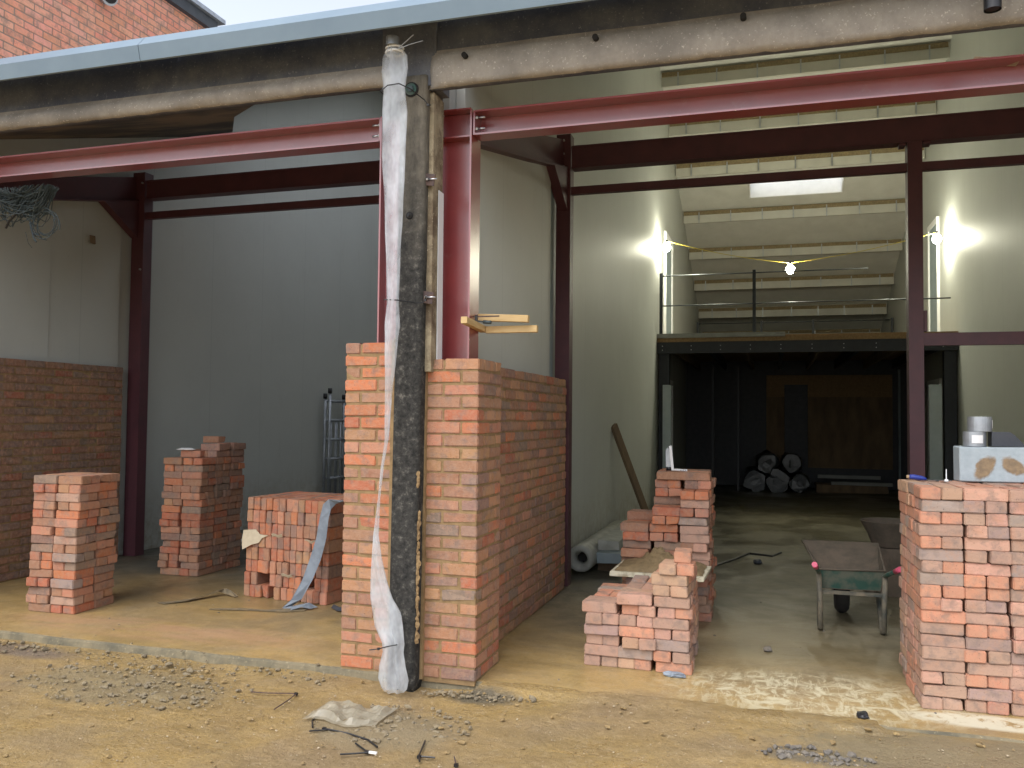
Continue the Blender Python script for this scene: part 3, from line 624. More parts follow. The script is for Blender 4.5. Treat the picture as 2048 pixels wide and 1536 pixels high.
# ---------------------------------------------------------------- neighbouring brick building
t = thing('brick_building', (-7.2, 6.5, 3.5), 'orange-red brick building rising above the gutter at upper left', 'building')
b_ = MB()
for i in range(44):
    z = 3.35 + i * .075
    y = 3.6 + (0 if i % 2 else -.1125)
    while y < 9.2:
        b_.box((-7.1, y, z), (-7.0 + R.uniform(-.002, .002), y + .215, z + .066), bev=.004, jit=.001, col=tuple(min(1, c * R.uniform(.92, 1.05)) for c in R.choice(((.80, .38, .31), (.78, .42, .36), (.74, .34, .26))))); y += .225
b_.build('wall', M['brickw'], t)
B((-7.35, 3.5, 0), (-7.004, 9.22, 6.64)).build('wall_core', simple('grey_mortar', (.26, .2, .16), (.2, .16, .13), .9), t)
m = MB(); m.prism([(3.4, 6.66), (9.30, 6.66), (9.30, 6.52), (3.4, 6.52)], 0, -7.3, -6.93); m.build('eaves_board', M['dark'], t)
m = MB(); m.prism([(3.35, 6.665), (9.40, 6.665), (9.40, 6.72), (3.35, 6.72)], 0, -7.6, -6.88); m.build('roof_edge', M['galv'], t)
v_ = thing('flue_stub', (-6.95, 7.2, 6.0), 'dark flue stub with torn foil on the upper left brick building', 'flue')
m = MB(); m.tube([(-7.02, 7.42, 6.12), (-6.86, 7.36, 6.04)], .085, 16); m.build('collar', M['galv'], v_)
m = MB(); m.tube([(-6.865, 7.362, 6.045), (-6.84, 7.35, 6.035)], .062, 16); m.build('opening', M['darkcore'], v_)
# ---------------------------------------------------------------- polythene sleeve
rows = [(3.70, -2.145, -2.06), (3.67, -2.150, -2.052), (3.63, -2.178, -2.020), (3.55, -2.185, -2.015), (3.44, -2.168, -2.032), (3.30, -2.175, -2.015), (3.05, -2.165, -2.02), (2.785, -2.150, -2.035), (2.45, -2.135, -2.05),
        (2.18, -2.125, -2.055), (2.06, -2.135, -2.045), (1.8, -2.125, -2.075), (1.6, -2.122, -2.09), (1.4, -2.124, -2.105), (1.25, -2.146, -2.132), (1.05, -2.165, -2.15), (.85, -2.188, -2.158),
        (.72, -2.196, -2.135), (.60, -2.20, -2.105), (.50, -2.198, -2.065), (.42, -2.185, -2.01), (.34, -2.17, -1.995), (.25, -2.12, -1.985), (.2, -2.115, -1.99), (.12, -2.135, -1.975), (.05, -2.14, -1.955), (.0, -2.12, -1.965), (-.02, -2.10, -1.985)]
t = thing('polythene_sleeve', (-2.1, 4.45, 0), 'long clear polythene sleeve hanging from the gutter in front of the pillar', 'polythene sleeve')
m = MB(); g = []
fr = []
for a, b in zip(rows, rows[1:]):
    st = max(1, int(abs(a[0] - b[0]) / .025))
    for i in range(st): u = i / st; u = u * u * (3 - 2 * u) * .5 + u * .5; fr.append([a[j] + (b[j] - a[j]) * u for j in range(3)])
fr.append(list(rows[-1]))
for z, xl, xr in fr:
    row = []; c = (xl + xr) / 2; w = (xr - xl) / 2
    for k in range(28):
        an = 2 * math.pi * k / 28; cx = math.cos(an); sy = math.sin(an)
        q = Vector((cx * 1.7, sy * 1.7, z * 1.5)); fold = noise.noise(q) + .6 * noise.noise(Vector((cx * 3.2, sy * 3.2, z * 3.5 + 7)))
        row.append(m.bm.verts.new((c + w * cx * (1 + .10 * noise.noise(Vector((sy * 2, z * 3, 1)))), 4.455 + sy * min(.032, w * .7 + .005) * (1 + 1.1 * fold) + .010 * noise.noise(Vector((cx * 2.5, z * 5, 3))), z)))
    g.append(row)
for a, b in zip(g, g[1:]):
    for k in range(28): m.bm.faces.new((a[k], a[(k + 1) % 28], b[(k + 1) % 28], b[k])).smooth = True
m.build('sleeve', M['poly'], t)
for (z0, c0, w0, nm, mt_) in ((3.655, -2.101, .052, 'white_band', 'white'), (3.68, -2.101, .05, 'white_band', 'white')):
    m = MB(); m.tube([(c0 + w0 * math.cos(a * .2618), 4.455 + .045 * math.sin(a * .2618), z0) for a in range(25)], .007, 6); m.build(nm, M[mt_], t)
def wiretie(pts, label, r=.0035, mat_='black', head=None):
    t = thing('cable_tie', pts[0], label, 'cable tie')
    m = MB(); m.tube(pts, r, 6); m.build('strap', M[mt_], t) if False else m.build('strap', M[mat_], t)
    if head is not None: m = MB(); p = Vector(pts[head]); m.box(p - Vector((.006, .006, .006)), p + Vector((.006, .006, .006))); m.build('head', M[mat_], t)
wiretie([(-2.185, 4.55, 3.42), (-2.175, 4.43, 3.425), (-2.12, 4.405, 3.445), (-2.05, 4.41, 3.45), (-2.0, 4.45, 3.43), (-1.955, 4.56, 3.40), (-1.935, 4.57, 3.37), (-1.915, 4.56, 3.365)], 'upper black tie round the sleeve and pillar below the gutter', head=6)
wiretie([(-2.165, 4.56, 2.22), (-2.13, 4.43, 2.205), (-2.05, 4.43, 2.20), (-1.98, 4.54, 2.195), (-1.95, 4.57, 2.20), (-1.935, 4.57, 2.215), (-1.93, 4.56, 2.235)], 'lower black tie round the sleeve at mid height of the pillar', head=5)
wiretie([(-2.175, 4.40, .215), (-2.12, 4.405, .225), (-2.06, 4.40, .245), (-2.01, 4.415, .255)], 'black tie gathering the sleeve near its foot', head=1)
wiretie([(-2.055, 4.41, 3.66), (-2.0, 4.40, 3.69), (-1.955, 4.39, 3.715)], 'upper pale tie tail sticking out beside the gutter outlet', .003, 'galv')
wiretie([(-2.055, 4.41, 3.655), (-1.98, 4.41, 3.672), (-1.90, 4.40, 3.678)], 'lower pale tie tail sticking out beside the gutter outlet', .003, 'galv')
# crumpled sheet at foot
bm = bmesh.new(); g = []
for i in range(22):
    row = []
    for j in range(14):
        x = -2.32 + i * .019; y = 3.93 + j * .022 + .03 * math.sin(i * .35)
        h = .022 + .035 * noise.noise(Vector((i * .3, j * .3, 2))) + .010 * noise.noise(Vector((i * .8, j * .8, 4)))
        e = min(i, 21 - i, j, 13 - j); h = h if e > 1 else h * .3
        row.append(bm.verts.new((x + .02 * noise.noise(Vector((i, j, 1))), y + .02 * noise.noise(Vector((j, i, 1))), -.035 + max(h, .005))))
    g.append(row)
for a, b in zip(g, g[1:]):
    for j in range(13): bm.faces.new((a[j], a[j + 1], b[j + 1], b[j]))
me = bpy.data.meshes.new('plastic_scrap'); bm.to_mesh(me); bm.free(); me.materials.append(M['polym'])
tag(link(bpy.data.objects.new('plastic_scrap', me)), 'crumpled muddy polythene scrap on the ground below the sleeve', 'polythene scrap')
# ---------------------------------------------------------------- loose brick stacks
me_var = []
for i in range(24):
    m = MB(); m.box((-BL / 2, -BW / 2, 0), (BL / 2, BW / 2, BH - .0006), bev=.005, seg=2, jit=.0022)
    # a dusty wobble
    bmesh.ops.recalc_face_normals(m.bm, faces=m.bm.faces[:]); me = bpy.data.meshes.new('brick'); m.bm.to_mesh(me); m.bm.free(); me.materials.append(M['brick']); me_var.append(me)
ORD = ['', 'top', 'second', 'third', 'fourth', 'fifth', 'sixth', 'seventh', 'eighth', 'ninth', 'tenth', 'eleventh', 'twelfth', 'thirteenth', 'fourteenth', 'fifteenth', 'sixteenth', 'seventeenth', 'eighteenth', 'nineteenth', 'twentieth']
bricks = []   # (rank, pos, rot, colour, label, group)
stuff = MB()
def place(p, rot, ch_, label, group, vis):
    """rot: euler tuple; p base centre"""
    d = (Vector(p) - CAM).dot(fw)
    bricks.append((d if vis else 1e3 + d, Vector(p), rot, ch_, label, group))
PH = .0520
def stack(key, phrase, x0, y0, heights, front, cam_side, rz=0, bh=.0655, pitch_=.222, jit=.004, edge_row=None, wts='oorppttbbbbggk', lean=(0, 0)):
    """heights[iy][ix] courses; front: rows top->bottom of front columns e.g. ['Sg Sb', 'Hrr Hbp']"""
    ny = len(heights); nx = len(heights[0]); rr = random.Random(key)
    pat = {}
    for ix in range(nx):
        col = [r.split()[ix] for r in front]; h = heights[0][ix]; col = [c for c in col if c != '-']
        for k, c in enumerate(col):
            if k < h: pat[(ix, h - 1 - k)] = c
    cr, sr = math.cos(rz), math.sin(rz)
    for iy in range(ny):
        for ix in range(nx):
            h = heights[iy][ix]; z = 0; k = 0
            for k in range(h):
                p = pat.get((ix, k)) if iy == 0 else None
                edge = (iy == 0 and edge_row == k)
                if not p:
                    o = 'S' if (k + ix + iy) % 2 else 'H'
                    if rr.random() < .25: o = 'S' if o == 'H' else 'H'
                    p = o + rr.choice(wts) + rr.choice(wts)
                o, cs = p[0], p[1:] + p[-1]
                fr_ = iy == 0 or heights[iy - 1][ix] <= k
                sd_ = (ix == nx - 1 or heights[iy][ix + 1] <= k) if cam_side > 0 else (ix == 0 or heights[iy][ix - 1] <= k)
                tp = k == h - 1
                jx, jy = rr.gauss(0, jit), rr.gauss(0, jit)
                cx = x0 + (ix + .5) * pitch_ + jx + lean[0] * k / 17; cy = (iy + .5) * pitch_ + jy + lean[1] * k / 17
                zz = k * bh
                cdn = ORD[h - k] if h - k < len(ORD) else 'lowest'
                rowt = '' if iy == 0 else (', ' + ['', 'second', 'third', 'fourth'][iy] + ' row back')
                colt = ({1: [''], 2: ['left column', 'right column'], 3: ['left column', 'middle column', 'right column'], 4: ['first column', 'second column', 'third column', 'fourth column']}[nx])[ix]
                for q in (0, 1):
                    if o == 'S':
                        lx, ly, a = cx, cy - PH + q * 2 * PH, 0
                        vis = tp or sd_ or (fr_ and q == 0); face = fr_ and q == 0
                        word = 'lengthwise' if q == 0 else 'lengthwise behind'
                        c_ = cs[0] if q == 0 else rr.choice(wts)
                    else:
                        lx, ly, a = cx - PH + q * 2 * PH, cy, math.pi / 2
                        vis = tp or fr_ or (sd_ and (q == 1) == (cam_side > 0)); face = fr_
                        word = 'left end' if q == 0 else 'right end'
                        c_ = cs[q]
                    known = iy == 0 and (ix, k) in pat and face
                    lab = '%sbrick, %s, %s course, %s%s, %s' % ((NAME[c_] + ' ') if known else '', word, cdn, colt, rowt, phrase)
                    lx += rr.gauss(0, jit * .5); ly += rr.gauss(0, jit * .8); aa = a + rr.gauss(0, .022)
                    # world
                    wx = lx - x0; wy = ly
                    P = (x0 + wx * cr - wy * sr, y0 + wx * sr + wy * cr, zz)
                    place(P, (0, 0, aa + rz), c_, lab, 'loose bricks in dry stacks', vis)
F1 = ['Sg Sb', 'Hrr Htp', 'Sb Sb', 'Hpb Hbp', 'Hrb So', 'Sb So', 'Hpp Hog', 'Sk Sb', 'Sg Hbb', 'Hpo Sg', 'Hbo Hpg', 'Sb Hoo', 'Hrr Sg', 'Sk Hbp', 'Hpb Sb', 'Sb Hrr']
stack(1, 'left front stack', -5.52, 5.23, [[16, 16], [16, 16]], F1, 1, rz=.03, pitch_=.222, jit=.006, lean=(.03, .01))
F2 = ['Sb Hor', 'Hob Sg', 'Sk Sp', 'So Sb', 'Hbb Hbb', 'Sk Sp', 'Htb So', 'So Sg', 'Hrr Srr', 'Hrr Hrr', 'Sp Hbb', 'Sk Sg', 'Hkr Hrp', 'Sr Sb', 'Hbr Hbb', 'Hbr Sk', 'Sb Hrb']
stack(2, 'leaning left rear stack', -5.63, 6.84, [[17, 17], [18, 19], [18, 19]], F2, 1, pitch_=.228, jit=.007, lean=(.03, .0), wts='orbbbbggkkk')
FF = ['- - Hto', '- - St', '- - Htt', '- Sp Sb', 'Sb Hop Hpo', 'Hbb Hbp Sb', 'Sk So Hpp', 'Hbb Htb Sg', 'Sb Sg Hob', 'Hbb Hto So']
stack(3, 'front stack below mortar board', -1.125, 5.23, [[6, 7, 10], [6, 7, 9], [6, 7, 7]], FF, 1, pitch_=.2195, jit=.008, bh=.0655)
FT = ['- - Hoo', '- - Sb', '- Sr Hrr', '- Hoo Sg', '- Sor Sb', 'Sb Hpr Sb', 'Hrr Sg Hbp', 'Sg Sb Sb', 'Sb Hbb Sb', 'Hbr Sr Sb', 'Sb Sb Hrr', 'Hbb Sb Sg', 'Sb Sb Sb', 'Sg Sb Hbb', 'Sb Sb Sr', 'Sb Sb Sb']
stack(4, 'stepped tall stack beyond mortar board', -1.125, 6.62, [[11, 13, 15], [12, 17, 17], [10, 17, 17]], FT, 1, pitch_=.224, jit=.008, wts='orrbbbbkkp')
FR_ = ['Hot Sp Sb Sb', 'Sg Hkb Hpp Sb', 'Hoo Hbp Sg Hoo', 'Sb Hpk Sb Sb', 'Hob Sp Sb Hpp', 'Sg Hbb Sb Sb', 'Hbo Sp Hgg So', 'Sg Hoo Hoo Sb', 'Hoo Hoo Sb Sb', 'Hop Hbk Hpg Sp', 'So Sb Sb Sb',
      'Sb Hoo Hpp Sb', 'Sb Sk Hpp Sk', 'Sb Hob Sk Sp', 'Sb Sb Sp Hoo', 'Hpb Hoo Sb Sb', 'Sb Sk Hor Sb', 'Hbb Hbr Sb Sb']
stack(5, 'big right-hand stack', .765, 5.06, [[18] * 4, [18] * 4, [18] * 4], FR_, -1, rz=.03, pitch_=.2178, jit=.0045, wts='ooorppptbbbg')
stack(6, 'pile under mortar board', -1.02, 6.16, [[6, 6]], ['Sk Hpb', 'Hbr Sb', 'Sb Sr', 'Sb Sg', 'Sb Sb', 'Sb Sb'], 1, jit=.006)
# stray bricks on top
place((-.53, 5.40, 10 * .0655), (0, 0, math.pi / 2 + .05), 'o', 'orange brick end lying topmost on the front stack', 'loose bricks in dry stacks', True)
place((-5.40, 7.03, 17 * .0655), (0, 0, .1), 'p', 'brick carrying the white glove on the leaning left rear stack', 'loose bricks in dry stacks', True)
place((-5.42, 7.38, 19 * .0655), (0, 0, -.15), 'b', 'lone topmost brick at the back of the left rear stack', 'loose bricks in dry stacks', True)
# pallet of bricks on edge
pr = math.radians(-6.7); cp, sp = math.cos(pr), math.sin(pr)
rr = random.Random(11)
for r in range(8):
    z = r * .1045
    off = rr.uniform(-.006, .006)
    for d in range(3):
        for i in range(13):
            fromtop = 8 - r
            if r == 1 and d < 2 and i in (2, 3, 9, 10): continue
            if r == 0 and d == 0 and i == 4: continue
            lx = (i + .5) * .0655 + off + rr.uniform(-.002, .002) + .010 * r * .5; ly = d * .222 + .108 + (rr.gauss(0, .006) if d == 0 else 0)
            P = (-4.285 + lx * cp - ly * sp, 6.27 + lx * sp + ly * cp, z)
            vis = d == 0 or i == 12
            c_ = rr.choice('ooorrrppbbtk')
            lab = 'brick on edge, %s row down, %s from left, strapped brick pack' % (ORD[fromtop], ['first', 'second', 'third', 'fourth', 'fifth', 'sixth', 'seventh', 'eighth', 'ninth', 'tenth', 'eleventh', 'twelfth', 'last'][i]) if d == 0 else 'brick on edge, %s row down, %s layer back, right side of strapped pack' % (ORD[fromtop], ['', 'second', 'third'][d])
            place(P, ('edge', pr + math.pi / 2), c_, lab, 'bricks on edge in the strapped pack', vis)
bricks.sort(key=lambda b: b[0])
def bmat(b):
    p, rot = b[1], b[2]
    if rot[0] == 'edge':   # long axis into the stack, wide face upright
        return Matrix.Translation(p + Vector((0, 0, BW / 2))) @ Matrix.Rotation(rot[1], 4, 'Z') @ Matrix.Rotation(math.pi / 2, 4, 'X') @ Matrix.Translation((0, 0, -BH / 2))
    return Matrix.Translation(p) @ Matrix.Rotation(rot[2], 4, 'Z')
NI = 296; k = 0; seen = set()
for b in bricks:
    if k < NI and b[0] < 900 and b[4] not in seen:
        o = link(bpy.data.objects.new('brick', me_var[(k * 7) % 24])); o.matrix_world = bmat(b) @ Matrix.Diagonal((1, 1, 1, 1))
        o.color = (*bcol(b[3], rr), 1); tag(o, b[4], 'brick', b[5]); seen.add(b[4]); k += 1
    else:
        vs = stuff.box((-BL / 2, -BW / 2, 0), (BL / 2, BW / 2, BH - .0006), bev=.005 if b[0] < 900 else 0, seg=2 if b[0] < 900 else 1, jit=.002, col=bcol(b[3], rr))
        Mx = bmat(b)
        for v in vs: v.co = Mx @ v.co
tag(stuff.build('loose_bricks', M['brickw'], loc=(-2, 6, 0)), 'remaining stacked bricks in the rear stacks and strapped pack', 'bricks', None, 'stuff')
# ---------------------------------------------------------------- strapped pack details
def sheet(name, pts, label, cat, mat_, th=.004):
    m = MB(); vs = m.prism([(p[0], p[2]) for p in pts], 1, pts[0][1], pts[0][1] + th); return tag(m.build(name, M[mat_], loc=pts[0]), label, cat)
sheet('paper_sheet', [(-4.27, 6.235, .56), (-4.15, 6.235, .57), (-4.11, 6.235, .53), (-4.03, 6.235, .525), (-4.09, 6.235, .50), (-4.12, 6.235, .46), (-4.19, 6.235, .44), (-4.28, 6.235, .395), (-4.285, 6.235, .47)], 'torn cream paper hanging on the left of the strapped brick pack', 'paper', 'paper')
for i, (x, z, s, w) in enumerate(((-3.93, .533, .0, 'below its middle left'), (-3.62, .50, 0, 'in its middle right'), (-3.56, .73, 0, 'under its top row at right'), (-3.60, .275, 0, 'low down at right'), (-3.83, .21, 0, 'above the fork slots'))):
    m = MB(); y = 6.20
    m.ribbon([(x - .05, y + .01, z), (x - .02, y, z + .006), (x + .02, y - .006, z - .004), (x + .055, y, z + .004)], [(0, .008, -.012)] * 4, .002)
    tag(m.build('paper_shred', M['paper'], loc=(x, y, z)), 'small curl of torn paper on the brick pack, ' + w, 'paper')
wx = lambda w: (w, 0, 0)
def strip(pts, ws, label, mats='strip', cat='strap'):
    m = MB(); m.ribbon(pts, ws, .003); return tag(m.build('packing_strap', M[mats], loc=pts[0], smooth=False), label, cat)
strip([(-3.30, 6.16, .845), (-3.38, 6.13, .842), (-3.42, 6.12, .80), (-3.44, 6.11, .70), (-3.455, 6.10, .55), (-3.50, 6.09, .38), (-3.55, 6.06, .22), (-3.62, 6.02, .07), (-3.68, 5.98, .012), (-3.60, 5.93, .02), (-3.52, 5.98, .04), (-3.46, 6.02, .012)],
      [(0, .04, .0), (.02, .02, -.02), (.035, 0, -.02), (.035, .01, 0), (.04, .01, 0), (.045, .01, .0), (.04, .01, 0), (.035, .02, 0), (.02, .04, 0), (0, .04, .01), (.01, .04, .01), (.01, .035, 0)], 'blue-grey strap hanging down the front of the brick pack')
strip([(-3.50, 5.97, .008), (-3.62, 5.88, .012), (-3.80, 5.84, .006), (-4.0, 5.80, .01), (-4.22, 5.74, .006)], [(0, .035, .004), (0, .03, .006), (0, .022, 0), (0, .018, .003), (0, .014, 0)], 'muddy strap trailing left across the floor from the brick pack', 'stripmud')
strip([(-4.72, 5.78, .006), (-4.60, 5.90, .010), (-4.52, 6.08, .02), (-4.47, 6.22, .05), (-4.40, 6.23, .03), (-4.30, 6.20, .006)], [(.04, -.01, 0), (.045, -.01, .005), (.035, 0, .012), (.03, .01, .01), (.0, .02, .015), (0, .02, .0)], 'short muddy strap on the floor left of the brick pack', 'stripmud')
strip([(-3.36, 6.13, .012), (-3.25, 6.02, .02), (-3.12, 6.0, .03), (-2.95, 6.02, .01)], [(0, .02, .01)] * 4, 'dark strap curling right of the brick pack towards the pier', 'dark')
tag(B((-3.32, 6.18, .843), (-3.15, 6.5, .848)).build('plastic_sheet', M['dark'], loc=(-3.3, 6.2, .84)), 'dark sheet end over the top right of the brick pack', 'sheet') if False else None
# glove and level
m = MB(); m.lump((-5.43, 6.98, 18 * .0655 + .012), (.10, .05, .014), 3, 2, .8, 2.5); tag(m.build('work_glove', M['white'], loc=(-5.43, 6.98, 1.17), smooth=True), 'white work glove lying on the leaning left rear stack', 'glove')
t = thing('sealant_tube', (-.78, 7.0, 17 * .0655), 'silver folded tube standing on the tall stack', 'tube')
zt = 17 * .0655
m = MB(); m.tube([(-.80, 6.99, zt), (-.80, 6.99, zt + .03)], .022, 10); m.build('cap', M['black'], t)
m = MB(); m.prism([(-.822, zt + .03), (-.775, zt + .03), (-.790, zt + .15), (-.805, zt + .19), (-.825, zt + .17)], 1, 6.97, 7.0); m.build('body', M['galv'], t)
t = thing('angle_bracket', (-.74, 6.98, zt), 'white perforated angle bracket beside the tube on the tall stack', 'bracket')
m = MB(); m.prism([(-.775, zt + .005), (-.650, zt + .002), (-.650, zt + .016), (-.757, zt + .018), (-.775, zt + .205), (-.795, zt + .20)], 1, 6.945, 6.965); m.build('bracket', M['white'], t)
for i in range(3):
    m = MB(); m.tube([(-.70 + i * .018, 6.942, zt + .009), (-.70 + i * .018, 6.946, zt + .009)], .0035, 8); m.build('hole', M['darkcore'], t)
# ---------------------------------------------------------------- mortar board
t = thing('mortar_board', (-.78, 6.5, .40), 'pale board heaped with brown mortar resting between brick stacks', 'mortar board')
B((-1.115, 6.10, .396), (-.445, 6.60, .433), bev=.004, jit=.004, rot=Matrix.Rotation(-.03, 4, 'Z')).build('board', M['chalk'], t)
bm_ = MB(); g = []
for i in range(34):
    row = []
    for j in range(22):
        u, w = i / 33, j / 21; x = -1.09 + u * .62; y = 6.13 + w * .44; e = min(1, min(u, 1 - u, w, 1 - w) * 7)
        h = e ** .5 * (.035 + .035 * abs(noise.noise(Vector((x * 9, y * 9, 0)))) + .085 * math.exp(-((x + .80) / .12) ** 2 - ((y - 6.36) / .12) ** 2) * (1 + .8 * noise.noise(Vector((x * 25, y * 25, 3)))))
        row.append(bm_.bm.verts.new((x + .015 * noise.noise(Vector((y * 20, x * 20, 4))), y, .434 + h)))
    g.append(row)
for a, b in zip(g, g[1:]):
    for j in range(21): bm_.bm.faces.new((a[j], a[j + 1], b[j + 1], b[j])).smooth = True
bm_.build('mortar_heap', M['mud'], t)
# ---------------------------------------------------------------- block and tapes on the right stack
TZ = 18 * .0655 + .001
t = thing('concrete_block', (1.33, 5.66, TZ), 'pale grey lightweight block smeared with two brown mortar patches', 'block')
Rz = Matrix.Rotation(.06, 4, 'Z')
def blockmat():
    m, nt, bs, v = base('stained_block'); sx = nt.nodes.new('ShaderNodeSeparateXYZ'); nt.links.new(v, sx.inputs[0])
    n0 = nz(nt, v, 16, 5, .6, .5); c = ramp(nt, nz(nt, v, 20, 5), [(.35, (.40, .46, .49)), (.65, (.34, .40, .43))]); st = None
    for cx, cz, ax, az, sk_ in ((-.13, .09, .055, .085, .35), (.02, .10, .060, .060, -.5)):
        z = mth(nt, 'SUBTRACT', sx.outputs[2], cz); x = mth(nt, 'SUBTRACT', mth(nt, 'SUBTRACT', sx.outputs[0], cx), mth(nt, 'MULTIPLY', z, sk_))
        a = mth(nt, 'DIVIDE', x, ax); b = mth(nt, 'DIVIDE', z, az)
        r = mth(nt, 'ADD', mth(nt, 'ADD', mth(nt, 'MULTIPLY', a, a), mth(nt, 'MULTIPLY', b, b)), mth(nt, 'MULTIPLY', mth(nt, 'SUBTRACT', n0, .5), 1.8))
        e = ramp(nt, r, [(.55, 1.), (1., 0.)]); st = e if st is None else mth(nt, 'MAXIMUM', st, e)
    c = mix(nt, mth(nt, 'MULTIPLY', st, .9), c, ramp(nt, nz(nt, v, 30, 5), [(.35, (.30, .20, .095)), (.6, (.20, .13, .065))]))
    nt.links.new(c, bs.inputs['Base Color']); bs.inputs['Roughness'].default_value = .95
    bump(nt, bs, mth(nt, 'ADD', mth(nt, 'MULTIPLY', st, .8), nz(nt, v, 60, 4)), .5, .005); return m
B((1.06, 5.62, TZ), (1.50, 5.77, TZ + .207), bev=.006, jit=.003, rot=Rz).build('block', blockmat(), t)
def roll(cx, cy, z0, r, h, label, lbl):
    t = thing('tape_roll', (cx, cy, z0), label, 'tape roll')
    m = MB(); n = 28
    for k in range(n):
        a, b = 2 * math.pi * k / n, 2 * math.pi * (k + 1) / n
        for (ra, za, rb, zb_) in ((r, z0, r, z0 + h * .5), (r * 1.015, z0 + h * .5, r, z0 + h), (r, z0 + h, r * .5, z0 + h), (r * .5, z0 + h, r * .5, z0), (r * .5, z0, r, z0)):
            m.quad((cx + ra * math.cos(a), cy + ra * math.sin(a), za), (cx + ra * math.cos(b), cy + ra * math.sin(b), za), (cx + rb * math.cos(b), cy + rb * math.sin(b), zb_), (cx + rb * math.cos(a), cy + rb * math.sin(a), zb_))
    m.build('roll', M['galv'], t)
    m = MB()
    for k in range(6):
        a0 = lbl + k * .16; a1 = a0 + .16
        m.quad(*[(cx + (r + .003) * math.cos(a), cy + (r + .003) * math.sin(a), z) for a, z in ((a0, z0 + .02), (a1, z0 + .02), (a1, z0 + h - .02), (a0, z0 + h - .02))])
    m.build('paper_label', M['white'], t)
BT = TZ + .209
roll(1.165, 5.70, BT, .063, .088, 'lower silver tape roll with white label, on the grey block', -2.0)
roll(1.195, 5.71, BT + .09, .066, .088, 'upper silver tape roll, stacked on the other roll', -.55)
m = MB(); m.prism([(1.25, BT + .002), (1.43, BT + .002), (1.37, BT + .07), (1.345, BT + .088), (1.25, BT + .088)], 1, 5.66, 5.76); tag(m.build('black_case', M['dark'], loc=(1.3, 5.7, BT)), 'dark sloping-ended case beside the tape rolls on the block', 'case')
t = thing('trowel', (.80, 5.5, TZ), 'blue-handled pointing trowel on the big right-hand stack', 'trowel'); zt = TZ + .010
m = MB(); m.tube([(.775, 5.60, zt + .012), (.79, 5.60, zt + .012)], [.010, .012], 10); m.build('handle_end', M['tooling'], t)
m = MB(); m.tube([(.79, 5.60, zt + .012), (.81, 5.60, zt + .012), (.86, 5.60, zt + .006), (.885, 5.6, zt)], [.013, .015, .013, .007], 12); m.build('handle', M['bluep'], t)
m = MB(); m.box((.885, 5.585, zt - .006), (1.02, 5.62, zt - .003)); m.build('blade', M['dark'], t)
m = MB(); m.tube([(.985, 5.56, TZ), (.985, 5.56, TZ + .012), (.985, 5.56, TZ + .018), (.985, 5.56, TZ + .075)], [.012, .012, .003, .0025], 10); tag(m.build('nozzle', M['white'], loc=(.985, 5.56, TZ)), 'small white nozzle standing between trowel and block', 'nozzle')
# ---------------------------------------------------------------- wheelbarrow
t = thing('wheelbarrow', (.54, 6.9, 0), 'green wheelbarrow with rusty tray and pink grips facing the viewer', 'wheelbarrow')
near = [(.325, 6.66, .445), (.775, 6.66, .455)]; far = [(.235, 7.38, .550), (.81, 7.40, .550)]
nb = [(.350, 6.69, .300), (.750, 6.69, .305)]; fb_ = [(.38, 7.02, .37), (.70, 7.02, .37)]
m = MB()
def shell(a, b, c, d, th=.004):
    a, b, c, d = map(Vector, (a, b, c, d)); n = (b - a).cross(d - a).normalized() * th
    m.quad(a, b, c, d); m.quad(a + n, b + n, c + n, d + n)
    for p, q in ((a, b), (b, c), (c, d), (d, a)): m.quad(p, q, q + n, p + n)
shell(near[0], near[1], nb[1], nb[0]); tray_front = m.build('tray_front', M['green'], t)
m = MB(); shell(near[0], nb[0], fb_[0], far[0]); shell(nb[1], near[1], far[1], fb_[1]); shell(far[0], fb_[0], fb_[1], far[1]); shell(nb[0], nb[1], fb_[1], fb_[0]); m.build('tray', M['traymud'], t)
m = MB(); m.tube([near[0], far[0], far[1], near[1], near[0]], .008, 8, cap=False); m.build('rim', M['traymud'], t)
for s_, x, xe in ((0, .325, .285), (1, .775, .825)):
    m = MB(); m.tube([(xe, 6.32, .525), (x, 6.62, .43), (x + (.05 if s_ == 0 else -.05), 7.0, .285), (.465 if s_ == 0 else .595, 7.34, .19)], .016, 10); m.build('shaft', M['green'], t)
    m = MB(); m.tube([(xe - (.003 if s_ == 0 else -.003), 6.29, .535), (xe + (.012 if s_ == 0 else -.012), 6.41, .498)], .019, 12); m.build('grip', M['pink'], t)
    m = MB(); m.tube([(x, 6.64, .42), (x + .01 * (1 - 2 * s_), 6.62, .22), (x + .012 * (1 - 2 * s_), 6.63, .03), (x + .012 * (1 - 2 * s_), 6.68, .012), (x + .012 * (1 - 2 * s_), 6.76, .03), (x + .02 * (1 - 2 * s_), 6.92, .30)], .0195, 10); m.build('leg', M['legs'], t)
m = MB(); m.box((.325, 6.64, .272), (.775, 6.66, .297)); m.build('crossbar', M['legs'], t)
wl_ = None
m = MB()
for k in range(32):
    pass
def torus(m, c, R0, r0, ax, nR=28, nr=10):
    c = Vector(c); rings = []
    for i in range(nR):
        a = 2 * math.pi * i / nR; rings.append([m.bm.verts.new(c + Vector((r0 * 1.1 * math.sin(b), (R0 + r0 * math.cos(b)) * math.cos(a), (R0 + r0 * math.cos(b)) * math.sin(a)))) for b in [2 * math.pi * j / nr for j in range(nr)]])
    for i in range(nR):
        for j in range(nr): m.bm.faces.new((rings[i][j], rings[(i + 1) % nR][j], rings[(i + 1) % nR][(j + 1) % nr], rings[i][(j + 1) % nr])).smooth = True
torus(m, (.53, 7.32, .172), .122, .050, 0); wl_ = m.build('wheel', M['blackrubber'], t)
m = MB(); m.tube([(.50, 7.32, .172), (.56, 7.32, .172)], .085, 20); m.build('rim', M['galv'], wl_)
